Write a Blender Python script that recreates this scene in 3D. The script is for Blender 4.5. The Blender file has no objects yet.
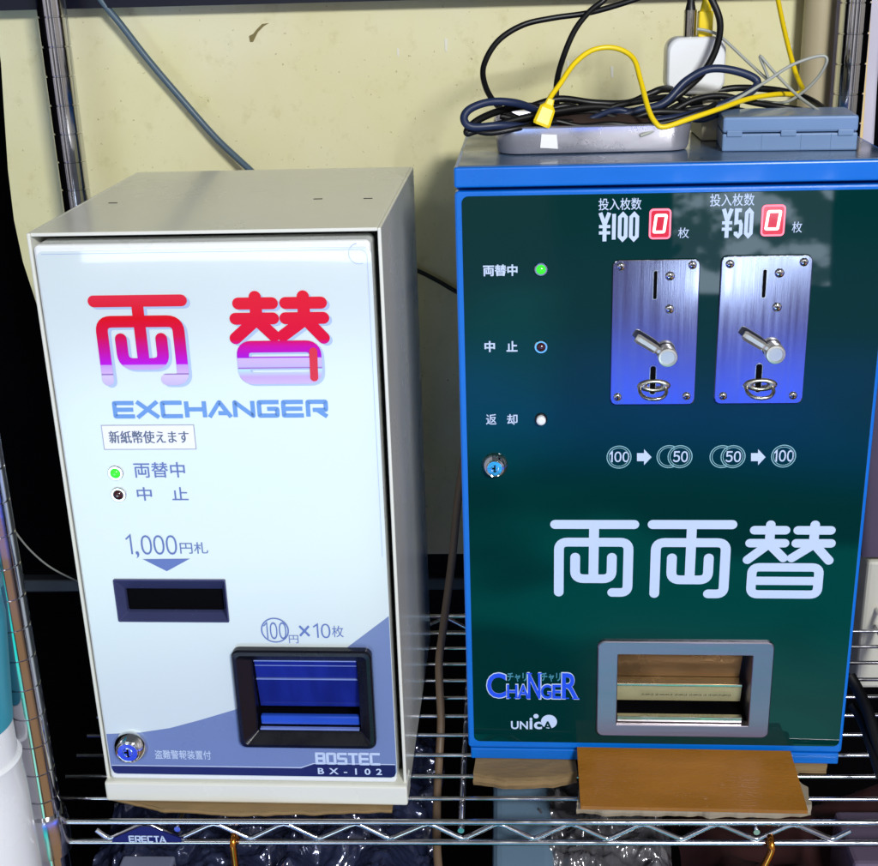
import bpy, bmesh, math, random
from mathutils import Vector, Matrix, noise
random.seed(7)
scene = bpy.context.scene
COL = scene.collection
R_ = math.radians

# ---------------------------------------------------------------- colour / materials
def S(r, g, b):
    f = lambda c: (c/255/12.92) if c/255 <= .04045 else ((c/255+.055)/1.055)**2.4
    return (f(r), f(g), f(b), 1)

def mat(name, col, rough=.5, metal=0, coat=0, var=.06, vscale=30, bump=0, bscale=200, trans=0, alpha=1,
        rvar=.08, emit=None, estr=0, stretch=None, ior=1.45, spec=.5, coat_rough=.04):
    m = bpy.data.materials.new(name); m.use_nodes = True
    nt = m.node_tree; n = nt.nodes; l = nt.links
    b = n['Principled BSDF']
    tc = n.new('ShaderNodeTexCoord'); src = tc.outputs['Object']
    if stretch:
        mp = n.new('ShaderNodeMapping'); mp.inputs['Scale'].default_value = stretch
        l.new(src, mp.inputs['Vector']); src = mp.outputs[0]
    nz = n.new('ShaderNodeTexNoise'); nz.inputs['Scale'].default_value = vscale; nz.inputs['Detail'].default_value = 6
    l.new(src, nz.inputs['Vector'])
    mix = n.new('ShaderNodeMix'); mix.data_type = 'RGBA'
    mix.inputs[6].default_value = tuple(c*(1-var) for c in col[:3])+(1,)
    mix.inputs[7].default_value = tuple(min(1, c*(1+var)) for c in col[:3])+(1,)
    l.new(nz.outputs['Fac'], mix.inputs[0]); l.new(mix.outputs[2], b.inputs['Base Color'])
    mr = n.new('ShaderNodeMapRange'); mr.inputs['From Min'].default_value = .3; mr.inputs['From Max'].default_value = .7
    mr.inputs['To Min'].default_value = max(.01, rough-rvar*rough*2); mr.inputs['To Max'].default_value = min(1, rough+rvar*rough*2)
    l.new(nz.outputs['Fac'], mr.inputs['Value']); l.new(mr.outputs[0], b.inputs['Roughness'])
    b.inputs['Metallic'].default_value = metal
    b.inputs['Coat Weight'].default_value = coat; b.inputs['Coat Roughness'].default_value = coat_rough
    b.inputs['IOR'].default_value = ior; b.inputs['Specular IOR Level'].default_value = spec
    b.inputs['Transmission Weight'].default_value = trans; b.inputs['Alpha'].default_value = alpha
    if emit:
        b.inputs['Emission Color'].default_value = emit; b.inputs['Emission Strength'].default_value = estr
    if bump:
        n2 = n.new('ShaderNodeTexNoise'); n2.inputs['Scale'].default_value = bscale; n2.inputs['Detail'].default_value = 4
        l.new(src, n2.inputs['Vector'])
        bp = n.new('ShaderNodeBump'); bp.inputs['Strength'].default_value = bump; bp.inputs['Distance'].default_value = .001
        l.new(n2.outputs['Fac'], bp.inputs['Height']); l.new(bp.outputs[0], b.inputs['Normal'])
    return m

def ramp_z(name, stops, rough=.3, interp='LINEAR', z0=0, z1=1, coat=0):
    """printed colour running up a letter (object space z)"""
    m = bpy.data.materials.new(name); m.use_nodes = True
    nt = m.node_tree; n = nt.nodes; l = nt.links; b = n['Principled BSDF']; b.inputs['Specular IOR Level'].default_value = .06
    tc = n.new('ShaderNodeTexCoord'); sp = n.new('ShaderNodeSeparateXYZ'); l.new(tc.outputs['Object'], sp.inputs[0])
    mr = n.new('ShaderNodeMapRange'); mr.inputs['From Min'].default_value = z0; mr.inputs['From Max'].default_value = z1
    l.new(sp.outputs['Z'], mr.inputs['Value'])
    cr = n.new('ShaderNodeValToRGB'); cr.color_ramp.interpolation = interp
    el = cr.color_ramp.elements
    while len(el) < len(stops): el.new(.5)
    for e, (p, c) in zip(el, stops): e.position = p; e.color = c
    l.new(mr.outputs[0], cr.inputs[0]); l.new(cr.outputs[0], b.inputs['Base Color'])
    b.inputs['Roughness'].default_value = rough; b.inputs['Coat Weight'].default_value = coat
    return m

# ---------------------------------------------------------------- mesh helpers
class MB:
    def __init__(s): s.v = []; s.f = []; s.sm = []
    def add(s, vs, fs, smooth=False):
        o = len(s.v); s.v += [tuple(p) for p in vs]; s.f += [[i+o for i in f] for f in fs]; s.sm += [smooth]*len(fs)
        return s
    def box(s, a, b, bev=0, seg=2):
        bm = bmesh.new(); bmesh.ops.create_cube(bm, size=1)
        for v in bm.verts:
            v.co = Vector([a[i]+(v.co[i]+.5)*(b[i]-a[i]) for i in range(3)])
        if bev: bmesh.ops.bevel(bm, geom=bm.edges[:], offset=bev, segments=seg, profile=.5, affect='EDGES')
        bm.verts.index_update()
        s.add([v.co[:] for v in bm.verts], [[v.index for v in f.verts] for f in bm.faces], False); bm.free(); return s
    def loft(s, loops, cap0=True, cap1=True, closed=True, smooth=False):
        n = len(loops[0]); vs = [p for L in loops for p in L]; fs = []
        for k in range(len(loops)-1):
            for i in range(n if closed else n-1):
                j = (i+1) % n
                fs.append([k*n+i, k*n+j, (k+1)*n+j, (k+1)*n+i])
        s.add(vs, fs, smooth)
        if cap0: s.add(loops[0], [list(range(n))[::-1]])
        if cap1: s.add(loops[-1], [list(range(n))])
        return s
    def tube(s, pts, r, seg=10, caps=True):
        pts = [Vector(p) for p in pts]; loops = []; prev = None
        for i, p in enumerate(pts):
            t = (pts[min(i+1, len(pts)-1)]-pts[max(i-1, 0)]).normalized()
            if prev is None:
                a = Vector((0, 0, 1)) if abs(t.z) < .9 else Vector((1, 0, 0)); nrm = t.cross(a).normalized()
            else:
                nrm = (prev-t*prev.dot(t)).normalized()
            prev = nrm; bn = t.cross(nrm); rr_ = r[i] if isinstance(r, (list, tuple)) else r
            loops.append([p+(nrm*math.cos(2*math.pi*k/seg)+bn*math.sin(2*math.pi*k/seg))*rr_ for k in range(seg)])
        return s.loft(loops, caps, caps, True, True)
    def lathe(s, c, prof, axis='y', seg=32, smooth=True, cap=True):
        """prof: (radius, offset along axis)"""
        loops = []
        for r, o in prof:
            L = []
            for k in range(seg):
                a = 2*math.pi*k/seg; x, y = r*math.cos(a), r*math.sin(a)
                L.append((c[0]+x, c[1]+o, c[2]+y) if axis == 'y' else (c[0]+x, c[1]+y, c[2]+o))
            loops.append(L)
        return s.loft(loops, cap, cap, True, smooth)
    def build(s, name, m, parent=None, smooth_all=None, autos=False):
        me = bpy.data.meshes.new(name); me.from_pydata(s.v, [], s.f)
        bm = bmesh.new(); bm.from_mesh(me); bmesh.ops.recalc_face_normals(bm, faces=bm.faces[:]); bm.to_mesh(me); bm.free()
        me.polygons.foreach_set('use_smooth', [bool(x) for x in s.sm] if smooth_all is None else [smooth_all]*len(s.f))
        me.materials.append(m); o = bpy.data.objects.new(name, me); COL.objects.link(o)
        if parent: o.parent = parent
        return o

def tag(o, label=None, cat=None, group=None, kind=None):
    if label: o['label'] = label
    if cat: o['category'] = cat
    if group: o['group'] = group
    if kind: o['kind'] = kind
    return o
def empty(name, loc, rz=0, label=None, cat=None, group=None):
    o = bpy.data.objects.new(name, None); COL.objects.link(o); o.empty_display_size = .02
    o.location = loc; o.rotation_euler = (0, 0, rz); return tag(o, label, cat, group)

def rr(u0, u1, v0, v1, r, y, n=6):
    """rounded rectangle loop facing -y"""
    L = []
    for cx, cz, a0 in ((u1-r, v1-r, 0), (u0+r, v1-r, 90), (u0+r, v0+r, 180), (u1-r, v0+r, 270)):
        for k in range(n+1):
            a = R_(a0+90*k/n); L.append((cx+r*math.cos(a), y, cz+r*math.sin(a)))
    return L
def plate(u0, u1, v0, v1, r, y0, y1, bev=.0005, mb=None):
    """slab from back y0 to front y1 (y1 < y0), bevelled front edge"""
    mb = mb or MB()
    return mb.loft([rr(u0, u1, v0, v1, r, y0), rr(u0, u1, v0, v1, r, y1+bev),
                    rr(u0+bev*.3, u1-bev*.3, v0+bev*.3, v1-bev*.3, max(r-bev*.3, 1e-5), y1+bev*.3),
                    rr(u0+bev, u1-bev, v0+bev, v1-bev, max(r-bev, 1e-5), y1)])
def sheet(pts, y, t=.0001):
    """flat polygon (u,v) facing -y with a little thickness"""
    return MB().loft([[(u, y+t, v) for u, v in pts], [(u, y, v) for u, v in pts]])
def catmull(P, n=8):
    P = [Vector(p) for p in P]; out = []
    for i in range(len(P)-1):
        a, b, c, d = P[max(i-1, 0)], P[i], P[i+1], P[min(i+2, len(P)-1)]
        for k in range(n):
            t = k/n
            out.append(.5*((2*b)+(c-a)*t+(2*a-5*b+4*c-d)*t*t+(3*b-a-3*c+d)*t**3))
    out.append(P[-1]); return out
def rounded(P, rc, n=6, closed=False):
    P = [Vector(p) for p in P]; out = []
    N = len(P)
    for i in range(N):
        if not closed and i in (0, N-1): out.append(P[i]); continue
        a, b, c = P[i-1], P[i], P[(i+1) % N]
        d1, d2 = (a-b), (c-b); r = min(rc, d1.length*.49, d2.length*.49)
        if r <= 1e-7: out.append(b); continue
        p, q = b+d1.normalized()*r, b+d2.normalized()*r
        for k in range(n+1):
            t = k/n; out.append(p*(1-t)**2+b*2*t*(1-t)+q*t*t)
    return out
def ribbon(mb, P, w, y, t=.0001, cap='round', rc=0, closed=False):
    P = rounded([Vector((p[0], p[1])) for p in P], rc, closed=closed) if rc else [Vector((p[0], p[1])) for p in P]
    N = len(P); Lp, Rp = [], []
    for i in range(N):
        a = P[i-1] if (i > 0 or closed) else None; c = P[(i+1) % N] if (i < N-1 or closed) else None
        d1 = (P[i]-a).normalized() if a is not None else None; d2 = (c-P[i]).normalized() if c is not None else None
        d1 = d1 or d2; d2 = d2 or d1
        n1, n2 = Vector((-d1.y, d1.x)), Vector((-d2.y, d2.x)); m = (n1+n2)
        m = m.normalized() if m.length > 1e-6 else n1
        k = 1/max(.4, m.dot(n1)); Lp.append(P[i]+m*w/2*k); Rp.append(P[i]-m*w/2*k)
    if closed:
        for i in range(N):
            j = (i+1) % N
            q = [Lp[i], Lp[j], Rp[j], Rp[i]]
            mb.add([(p.x, y, p.y) for p in q], [[0, 1, 2, 3]])
        return mb
    out = list(Lp)
    if cap == 'round':
        d = (P[-1]-P[-2]).normalized(); a0 = math.atan2(d.y, d.x)+math.pi/2
        out += [P[-1]+Vector((math.cos(a0-math.pi*k/8), math.sin(a0-math.pi*k/8)))*w/2 for k in range(1, 8)]
    out += Rp[::-1]
    if cap == 'round':
        d = (P[0]-P[1]).normalized(); a0 = math.atan2(d.y, d.x)+math.pi/2
        out += [P[0]+Vector((math.cos(a0-math.pi*k/8), math.sin(a0-math.pi*k/8)))*w/2 for k in range(1, 8)]
    # strip + caps as separate faces so that concave ribbons stay clean
    for i in range(N-1):
        q = [Lp[i], Lp[i+1], Rp[i+1], Rp[i]]; mb.add([(p.x, y, p.y) for p in q], [[0, 1, 2, 3]])
    if cap == 'round':
        for C, D in ((P[-1], (P[-1]-P[-2]).normalized()), (P[0], (P[0]-P[1]).normalized())):
            a0 = math.atan2(D.y, D.x)+math.pi/2
            fan = [C+Vector((math.cos(a0-math.pi*k/10), math.sin(a0-math.pi*k/10)))*w/2 for k in range(11)]
            mb.add([(p.x, y, p.y) for p in fan], [list(range(11))])
    return mb

def text_mesh(body, box, y, name, m, parent, bold=0, shear=0, keep=False, xs=1):
    """lettering fitted into box (u0,u1,v0,v1) on the plane y (facing -y)"""
    c = bpy.data.curves.new('t', 'FONT'); c.body = body; c.offset = bold; c.shear = shear; c.resolution_u = 4; c.space_character = xs
    o = bpy.data.objects.new('t', c); COL.objects.link(o)
    dg = bpy.context.evaluated_depsgraph_get(); me = bpy.data.meshes.new_from_object(o.evaluated_get(dg))
    bpy.data.objects.remove(o); bpy.data.curves.remove(c)
    xs_ = [v.co.x for v in me.vertices]; ys_ = [v.co.y for v in me.vertices]
    x0, x1, y0, y1 = min(xs_), max(xs_), min(ys_), max(ys_); u0, u1, v0, v1 = box
    for v in me.vertices:
        v.co = Vector((u0+(v.co.x-x0)/(x1-x0)*(u1-u0), y, v0+(v.co.y-y0)/(y1-y0)*(v1-v0)))
    me.name = name; me.materials.clear(); me.materials.append(m)
    bm = bmesh.new(); bm.from_mesh(me)
    for f in bm.faces:
        f.smooth = False
        if f.normal.y > 0: f.normal_flip()
    bm.to_mesh(me); bm.free()
    ob = bpy.data.objects.new(name, me); COL.objects.link(ob); ob.parent = parent; return ob

STROKES = {
 'E': [[(1, .92), (.09, .92), (.09, .08), (1, .08)], [(.09, .5), (.95, .5)]],
 'X': [[(.02, 1), (1, 0)], [(0, 0), (.98, 1)]],
 'C': [[(1, .92), (.09, .92), (.09, .08), (1, .08)]],
 'H': [[(.09, 1), (.09, 0)], [(.91, 1), (.91, 0)], [(.09, .5), (.91, .5)]],
 'A': [[(0, 0), (.5, .95), (1, 0)], [(.42, .25), (.8, .25)]],
 'N': [[(.09, 0), (.09, .94), (.91, .06), (.91, 1)]],
 'G': [[(1, .92), (.09, .92), (.09, .08), (.91, .08), (.91, .5), (.45, .5)]],
 'R': [[(.09, 0), (.09, .92), (.91, .92), (.91, .42), (.3, .42)], [(.5, .42), (.95, 0)]],
 'B': [[(0, .1), (.88, .1), (.88, .9), (0, .9)], [(.12, .15), (.12, .85)], [(.2, .5), (.8, .5)]],
 'O': [[(.5, .9), (.12, .9), (.12, .1), (.88, .1), (.88, .9), (.5, .9)]],
 'S': [[(1, .9), (.12, .9), (.12, .5), (.88, .5), (.88, .1), (0, .1)]],
 'T': [[(0, .9), (1, .9)], [(.5, .9), (.5, 0)]],
}
def stroke_word(word, box, w, y, gap=.16, rc=.0006):
    u0, u1, v0, v1 = box; n = len(word); cw = (u1-u0)/(n+gap*(n-1)); mb = MB(); k = 0
    for i, ch in enumerate(word):
        a = u0+i*cw*(1+gap)
        for st in STROKES[ch]:
            ribbon(mb, [(a+p[0]*cw, v0+p[1]*(v1-v0)) for p in st], w, y-.000012*(k % 7), cap='flat', rc=rc); k += 1
    return mb
RYO = ([[(430, 585), (727, 585)], [(445, 830), (445, 648), (708, 648), (708, 830), (650, 830)],
        [(577, 585), (577, 780)], [(507, 702), (507, 780), (646, 780), (646, 702)]], [], (413, 743, 568, 848), 34)
KAE = ([[(362, 513), (460, 513)], [(350, 553), (460, 553)], [(412, 496), (412, 553)], [(410, 556), (345, 605)], [(416, 560), (459, 599)],
        [(500, 513), (603, 513)], [(497, 553), (607, 553)], [(552, 496), (552, 553)], [(548, 560), (486, 599)], [(555, 556), (605, 606)],
        [(362, 671), (577, 671)]], [[(362, 628), (577, 628), (577, 714), (362, 714)]], (331, 620, 482, 728), 28)
def big_char(g, box, y, ws=1):
    st, cl, (x0, x1, y0, y1), w = g; u0, u1, v0, v1 = box; mb = MB(); sx = (u1-u0)/(x1-x0); sz = (v1-v0)/(y1-y0)
    T = lambda p: (u0+(p[0]-x0)*sx, v1-(p[1]-y0)*sz)
    W = w*(sx+sz)/2*ws; k = 0
    for s_ in st: ribbon(mb, [T(p) for p in s_], W, y-.00002*k, rc=W*.9); k += 1
    for s_ in cl: ribbon(mb, [T(p) for p in s_], W, y-.00002*k, rc=W*.8, closed=True); k += 1
    return mb
def arc_ring(mb, c, r, w, y, a0=0, a1=360, n=40):
    P = [(c[0]+r*math.cos(R_(a0+(a1-a0)*k/n)), c[1]+r*math.sin(R_(a0+(a1-a0)*k/n))) for k in range(n+(0 if a1-a0 == 360 else 1))]
    return ribbon(mb, P, w, y, cap='flat', closed=(a1-a0 == 360))

# ---------------------------------------------------------------- camera
F = 1246.66
CAM = Vector((.33358, -.82847, .64951)); ROT = (1.208181, .029767, .045606)
cam = bpy.data.objects.new('camera', bpy.data.cameras.new('camera')); COL.objects.link(cam)
cam.location = CAM; cam.rotation_euler = ROT; cam.data.lens = F/878*36; cam.data.sensor_width = 36
cam.data.clip_start = .01; cam.data.clip_end = 100; scene.camera = cam
from mathutils import Euler
MR = Euler(ROT, 'XYZ').to_matrix()
def ray(px, py): return MR @ Vector(((px-439)/F, -(py-433)/F, -1))
def PZ(px, py, z): d = ray(px, py); return CAM+d*((z-CAM.z)/d.z)      # point of the photo on a level at height z
def PY(px, py, y): d = ray(px, py); return CAM+d*((y-CAM.y)/d.y)      # ... at depth y
class Face:
    def __init__(s, loc, yaw): s.M = (Matrix.Translation(loc) @ Matrix.Rotation(yaw, 4, 'Z')); s.I = s.M.inverted()
    def at(s, px, py, d=0):
        o = s.I @ CAM; r = s.I.to_3x3() @ ray(px, py); p = o+r*((d-o.y)/r.y); return (p.x, p.z)
    def box(s, x0, y0, x1, y1, d=0):
        cx, cy = (x0+x1)/2, (y0+y1)/2
        return (s.at(x0, cy, d)[0], s.at(x1, cy, d)[0], s.at(cx, y1, d)[1], s.at(cx, y0, d)[1])
    def rad(s, px, py, r, d=0): return (s.at(px+r, py, d)[0]-s.at(px-r, py, d)[0])/2
    def y(s, Y, u): return (s.I @ Vector((0, Y, 0))).y

# ---------------------------------------------------------------- materials
M = {}
M['cab_white'] = mat('cabinet white paint', S(226, 226, 214), .26, var=.045, vscale=9, bump=.04, bscale=900, coat=.3, coat_rough=.1)
M['cab_side'] = M['cab_white']
M['door_white'] = mat('door white paint', S(238, 240, 238), .28, var=.02, coat=.4, bump=.03, bscale=900)
M['panel_white'] = mat('glossy printed white panel', S(214, 226, 227), .1, var=.025, vscale=9, coat=.6, coat_rough=.02)
M['print_blue'] = mat('periwinkle print', S(104, 126, 188), .3, var=.05, spec=.25)
M['print_sky'] = mat('sky blue print', S(112, 160, 226), .3, var=.05, spec=.25)
M['print_grey'] = mat('grey blue print', S(112, 130, 178), .3, var=.04, vscale=20, coat=.6)
M['print_pale'] = mat('pale print', S(205, 215, 240), .35, var=.04, coat=.3)
M['print_shadow'] = mat('printed letter shadow', S(172, 190, 225), .3, var=.04, coat=.6)
M['print_navy'] = mat('navy print', S(20, 22, 82), .25, var=.1, coat=.6)
M['sticker'] = mat('white paper sticker', S(250, 251, 255), .5, var=.02)
M['black_plastic'] = mat('black plastic', S(11, 11, 22), .28, var=.2, vscale=60, bump=.1, bscale=1500)
M['slot_dark'] = mat('dark slot', S(5, 5, 8), .8, var=.2, spec=.08)
M['smoke_blue'] = mat('smoked blue acrylic', S(26, 40, 132), .05, var=.6, vscale=22, stretch=(3, 1, .6), coat=1)
M['edge_clear'] = mat('polished acrylic edge', S(120, 140, 205), .12, var=.3, coat=1)
M['chrome'] = mat('chrome', S(225, 226, 230), .07, metal=1, var=.04, vscale=40, rvar=.3, bump=.02, bscale=300)
M['post_chrome'] = mat('dull post chrome', S(205, 205, 210), .09, metal=1, var=.08, vscale=30, rvar=.3, bump=.03, bscale=150)
M['wire_chrome'] = mat('wire chrome', S(205, 205, 208), .16, metal=1, var=.1, vscale=50, rvar=.3)
M['brushed'] = mat('brushed steel', S(150, 152, 168), .10, metal=1, var=.035, vscale=14, bump=.012, bscale=110, stretch=(14, 1, .4), rvar=.2)
M['steel'] = mat('satin steel', S(190, 186, 175), .22, metal=1, var=.08, vscale=60, rvar=.3)
M['brass_steel'] = mat('warm nickel', S(226, 222, 208), .32, metal=.85, var=.1, vscale=60)
M['tray_steel'] = mat('pale tray steel', S(208, 205, 214), .3, metal=.75, var=.08, vscale=30, rvar=.2)
M['lock_blue'] = M['chrome']
M['blue_paint'] = mat('bright blue paint', S(0, 106, 206), .3, var=.14, vscale=14, coat=.3, bump=.05, bscale=600)
M['blue_top'] = mat('dusty blue grey top', S(70, 92, 120), .3, var=.25, vscale=18, coat=.3, rvar=.3)
M['green_panel'] = mat('dark green glossy panel', S(0, 46, 45), .02, var=.14, vscale=5, rvar=.05, spec=.34)
M['pale_print'] = mat('pale blue print', S(196, 212, 240), .4, var=.03)
M['logo_blue'] = mat('royal blue print', S(25, 75, 225), .35, var=.08)
M['logo_teal'] = mat('teal print', S(60, 130, 150), .35, var=.08)
M['copper'] = mat('brown plated sheet', S(158, 126, 88), .3, metal=.8, var=.15, vscale=20, rvar=.3)
M['khaki'] = mat('yellowed sheet metal', S(186, 178, 135), .4, metal=.3, var=.15, vscale=60)
M['cream_wall'] = None
M['black_rubber'] = mat('black cable rubber', S(14, 14, 16), .42, var=.15, bump=.05)
M['navy_rubber'] = mat('navy cable rubber', S(30, 42, 72), .42, var=.12)
M['yellow_rubber'] = mat('yellow cable rubber', S(240, 208, 20), .38, var=.06)
M['grey_rubber'] = mat('grey cable rubber', S(165, 168, 160), .42, var=.06)
M['steel_blue_rubber'] = mat('blue grey cable rubber', S(78, 98, 112), .4, var=.08)
M['brown_rubber'] = mat('brown cable rubber', S(112, 92, 72), .5, var=.15)
M['white_plastic'] = mat('white plastic', S(236, 238, 240), .25, var=.02, coat=.3)
M['cream_plastic'] = mat('cream plastic', S(205, 196, 165), .35, var=.06)
M['case_blue'] = mat('powder blue plastic', S(112, 140, 180), .32, var=.08, vscale=25, coat=.2)
M['cyan_plastic'] = mat('cyan plastic', S(52, 150, 172), .35, var=.06)
M['cardboard'] = mat('corrugated cardboard', S(134, 110, 74), .8, var=.35, vscale=45, bump=.9, bscale=140, stretch=(.5, 1, 3))
M['board_brown'] = mat('brown kraft board', S(148, 97, 30), .3, var=.34, vscale=13, stretch=(1, 3, 3), bump=.5, bscale=220, coat=.12, rvar=.35)
M['copper_hook'] = mat('copper hook', S(205, 130, 50), .2, metal=1, var=.1)
M['dark'] = mat('shade black backdrop', S(9, 9, 12), .9, var=.3, vscale=5, spec=.05)
M['upper_dark'] = mat('dark shelf edge', S(10, 12, 30), .35, var=.2, vscale=8)
M['lilac_panel'] = mat('lilac grey panel', S(95, 82, 104), .5, var=.15, vscale=14)
M['film'] = mat('milky plastic film', S(205, 200, 215), .2, var=.08, vscale=16, bump=.6, bscale=30, coat=.6)
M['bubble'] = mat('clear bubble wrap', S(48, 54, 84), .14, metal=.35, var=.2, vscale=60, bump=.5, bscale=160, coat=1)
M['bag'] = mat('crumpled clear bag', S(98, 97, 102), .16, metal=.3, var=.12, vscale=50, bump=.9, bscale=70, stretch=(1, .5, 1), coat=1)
M['bag_blue'] = mat('pale blue bag', S(112, 140, 164), .3, var=.1, vscale=18, bump=.2, bscale=30, coat=.3)
M['ribbed'] = mat('grey ribbed plastic', S(120, 125, 150), .35, var=.08, coat=.3)
M['red_dark'] = mat('dark red cloth', S(48, 14, 16), .8, var=.3)
M['led_green'] = mat('lit green lamp', S(40, 220, 40), .2, emit=(.05, 1, .03, 1), estr=.9, coat=.5)
M['led_red'] = mat('unlit dark red lamp', S(60, 18, 26), .12, coat=1)
M['disp_rim'] = mat('glowing display rim', S(250, 120, 140), .3, emit=(1, .2, .28, 1), estr=.9)
M['disp_bg'] = mat('glowing red display', S(170, 20, 40), .2, emit=(.8, .012, .05, 1), estr=.42, coat=.5)
M['disp_seg'] = mat('lit display segment', S(255, 200, 200), .3, emit=(1, .82, .8, 1), estr=1.5)

def wall_material():
    m = bpy.data.materials.new('stained cream wall'); m.use_nodes = True
    nt = m.node_tree; n = nt.nodes; l = nt.links; b = n['Principled BSDF']
    tc = n.new('ShaderNodeTexCoord')
    def nz(s, d=5, rough=.55):
        x = n.new('ShaderNodeTexNoise'); x.inputs['Scale'].default_value = s; x.inputs['Detail'].default_value = d
        x.inputs['Roughness'].default_value = rough; l.new(tc.outputs['Object'], x.inputs['Vector']); return x.outputs['Fac']
    def ramp(src, stops):
        r = n.new('ShaderNodeValToRGB'); el = r.color_ramp.elements
        while len(el) < len(stops): el.new(.5)
        for e, (p, c) in zip(el, stops): e.position = p; e.color = c
        l.new(src, r.inputs[0]); return r.outputs[0]
    base = ramp(nz(4.5, 6), [(.3, S(222, 214, 156)), (.55, S(230, 224, 182)), (.75, S(234, 230, 202))])
    def mul(a, bcol, fac=1):
        x = n.new('ShaderNodeMix'); x.data_type = 'RGBA'; x.blend_type = 'MULTIPLY'; x.inputs[0].default_value = fac
        l.new(a, x.inputs[6]); l.new(bcol, x.inputs[7]); return x.outputs[2]
    W = (1, 1, 1, 1)
    specks = ramp(nz(210, 2), [(.25, (.62, .57, .45, 1)), (.29, W)])
    scuff = ramp(nz(38, 8, .7), [(.32, (.86, .84, .75, 1)), (.45, W)])
    c = mul(mul(base, specks), scuff, .8); l.new(c, b.inputs['Base Color'])
    b.inputs['Roughness'].default_value = .35; b.inputs['Coat Weight'].default_value = .25; b.inputs['Coat Roughness'].default_value = .2
    bp = n.new('ShaderNodeBump'); bp.inputs['Strength'].default_value = .35; bp.inputs['Distance'].default_value = .004
    l.new(nz(9, 3), bp.inputs['Height']); l.new(bp.outputs[0], b.inputs['Normal'])
    return m
M['cream_wall'] = wall_material()

# ================================================================ SETTING
YW = .42
bd = MB(); bd.box((-3, 1.0, -1.2), (3.6, 1.05, 3)); bd.box((-.62, -.2, -1.2), (-.6, 1.0, 3)); bd.box((1.6, -.2, -1.2), (1.62, 1.0, 3))
tag(bd.build('backdrop', M['dark']), kind='structure')  # black walls added to stand in for the shade around the rack
fl = MB(); fl.box((-.6, -.25, -1.0), (1.6, 1.0, -.98)); tag(fl.build('floor', M['dark']), kind='structure')

# cream wall panel behind the rack, its left end curving away
wp = MB()
edge = [PY(-2, 40, YW), PY(1, 63, YW), PY(4, 110, YW), PY(8, 170, YW), PY(14, 220, YW), PY(23, 262, YW), PY(45, 330, YW), PY(70, 400, YW), PY(100, 470, YW)]
zb_, zt_ = PY(430, 554, YW).z, .70
left = [(p.x, p.z) for p in edge]
left = [(left[0][0]-.003, zt_)]+left+[(left[-1][0]+.03, zb_)]
n_ = len(left); XR = PY(803, 60, YW).x+.012
f0 = [(x, YW, z) for x, z in left]; f1 = [(XR, YW, z) for x, z in left]
b0 = [(x+.002, YW+.012, z) for x, z in left]; b1 = [(XR, YW+.012, z) for x, z in left]
wp.loft([b0, f0, f1, b1], False, False, False)
wp.add([b1[0], f1[0], f0[0], b0[0]], [[0, 1, 2, 3]]); wp.add([b1[-1], f1[-1], f0[-1], b0[-1]], [[0, 1, 2, 3]])
wall = tag(wp.build('wall_panel', M['cream_wall']), 'stained cream wall panel standing behind the rear posts of the rack', 'wall')
sm = MB(); q = lambda x, y, d=-.0006: tuple(PY(x, y, YW+d))
sm.add([q(250, 42), q(249, 36), q(253, 34), q(257, 29), q(262, 24), q(269, 23), q(264, 26), q(258, 32), q(255, 38), q(253, 42)], [list(range(10))])
sm.build('smudge', mat('dark smudge', S(128, 116, 72), .7), wall)
for (x, y, w_, h_) in ((446, 38, 1.6, 14), (398, 48, 1.2, 9), (612, 66, 1.6, 12), (568, 60, 1.2, 9), (790, 44, 3, 5)):
    MB().add([q(x-w_, y), q(x+w_, y+1), q(x+w_*.7, y+h_), q(x-w_*.6, y+h_-1)], [[0, 1, 2, 3]]).build('scuff', mat('pale scuff', S(232, 230, 215), .4), wall)
MB().box((-.30, YW-.005, -.012), (.70, YW+.01, .004), .002).build('baseboard', mat('dim grey batten', S(40, 45, 52), .5), wall)

# dark shelf edge above the wall
ub = MB(); a = PY(0, 10.5, .395); b_ = PY(470, 1, .395)
zl = a.z; zr = b_.z
ub.loft([[(-.40, .395, zl+.001), (-.40, .395, zl+.08), (-.40, .44, zl+.08), (-.40, .44, zl+.001)],
         [(.85, .395, zr-.0005), (.85, .395, zr+.08), (.85, .44, zr+.08), (.85, .44, zr-.0005)]])
up = tag(ub.build('upper_board', M['upper_dark']), 'dark board edge running along the top of the cream wall', 'board')

# ================================================================ WIRE RACK
rack = empty('wire_rack', (0, 0, 0), 0, 'chrome wire shelf rack with grooved posts carrying both money changers', 'shelf rack')
def post(x, y, z0, z1, r=.0131, step=.0262, ph=0):
    prof = []; z = z0
    prof.append((r, z0)); k = math.ceil((z0-ph)/step)
    while ph+k*step < z1-.003:
        c = ph+k*step
        prof += [(r, c-.0008), (r-.0010, c-.0004), (r-.0010, c+.0004), (r, c+.0008)]; k += 1
    prof.append((r, z1))
    mb = MB(); mb.lathe((x, y, 0), prof, 'z', 36, True); return mb
def cut_sharp(o):
    m = o.modifiers.new('edges', 'EDGE_SPLIT'); m.split_angle = R_(35); return o
def line_x(px, py, y): return PY(px, py, y).x
pA = PY(27, 694, 0.0)
cut_sharp(post(pA.x-.0015, 0, -.5, .44, ph=PY(38, 748+1, -.013).z).build('post', M['post_chrome'], rack))
xl = PY(63, 95, .362).x; xr_ = PY(852, 50, .362).x
cut_sharp(post(xl, .362, -.5, .95, r=.0135, ph=PY(60, 47, .35).z).build('post', M['post_chrome'], rack))
cut_sharp(post(xr_, .362, -.5, .95, r=.0135, ph=PY(852, 34, .35).z).build('post', M['post_chrome'], rack))
cut_sharp(post(.725, .004, -.5, .44).build('post', M['post_chrome'], rack))
XP = pA.x-.0015; XE = .715
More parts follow.
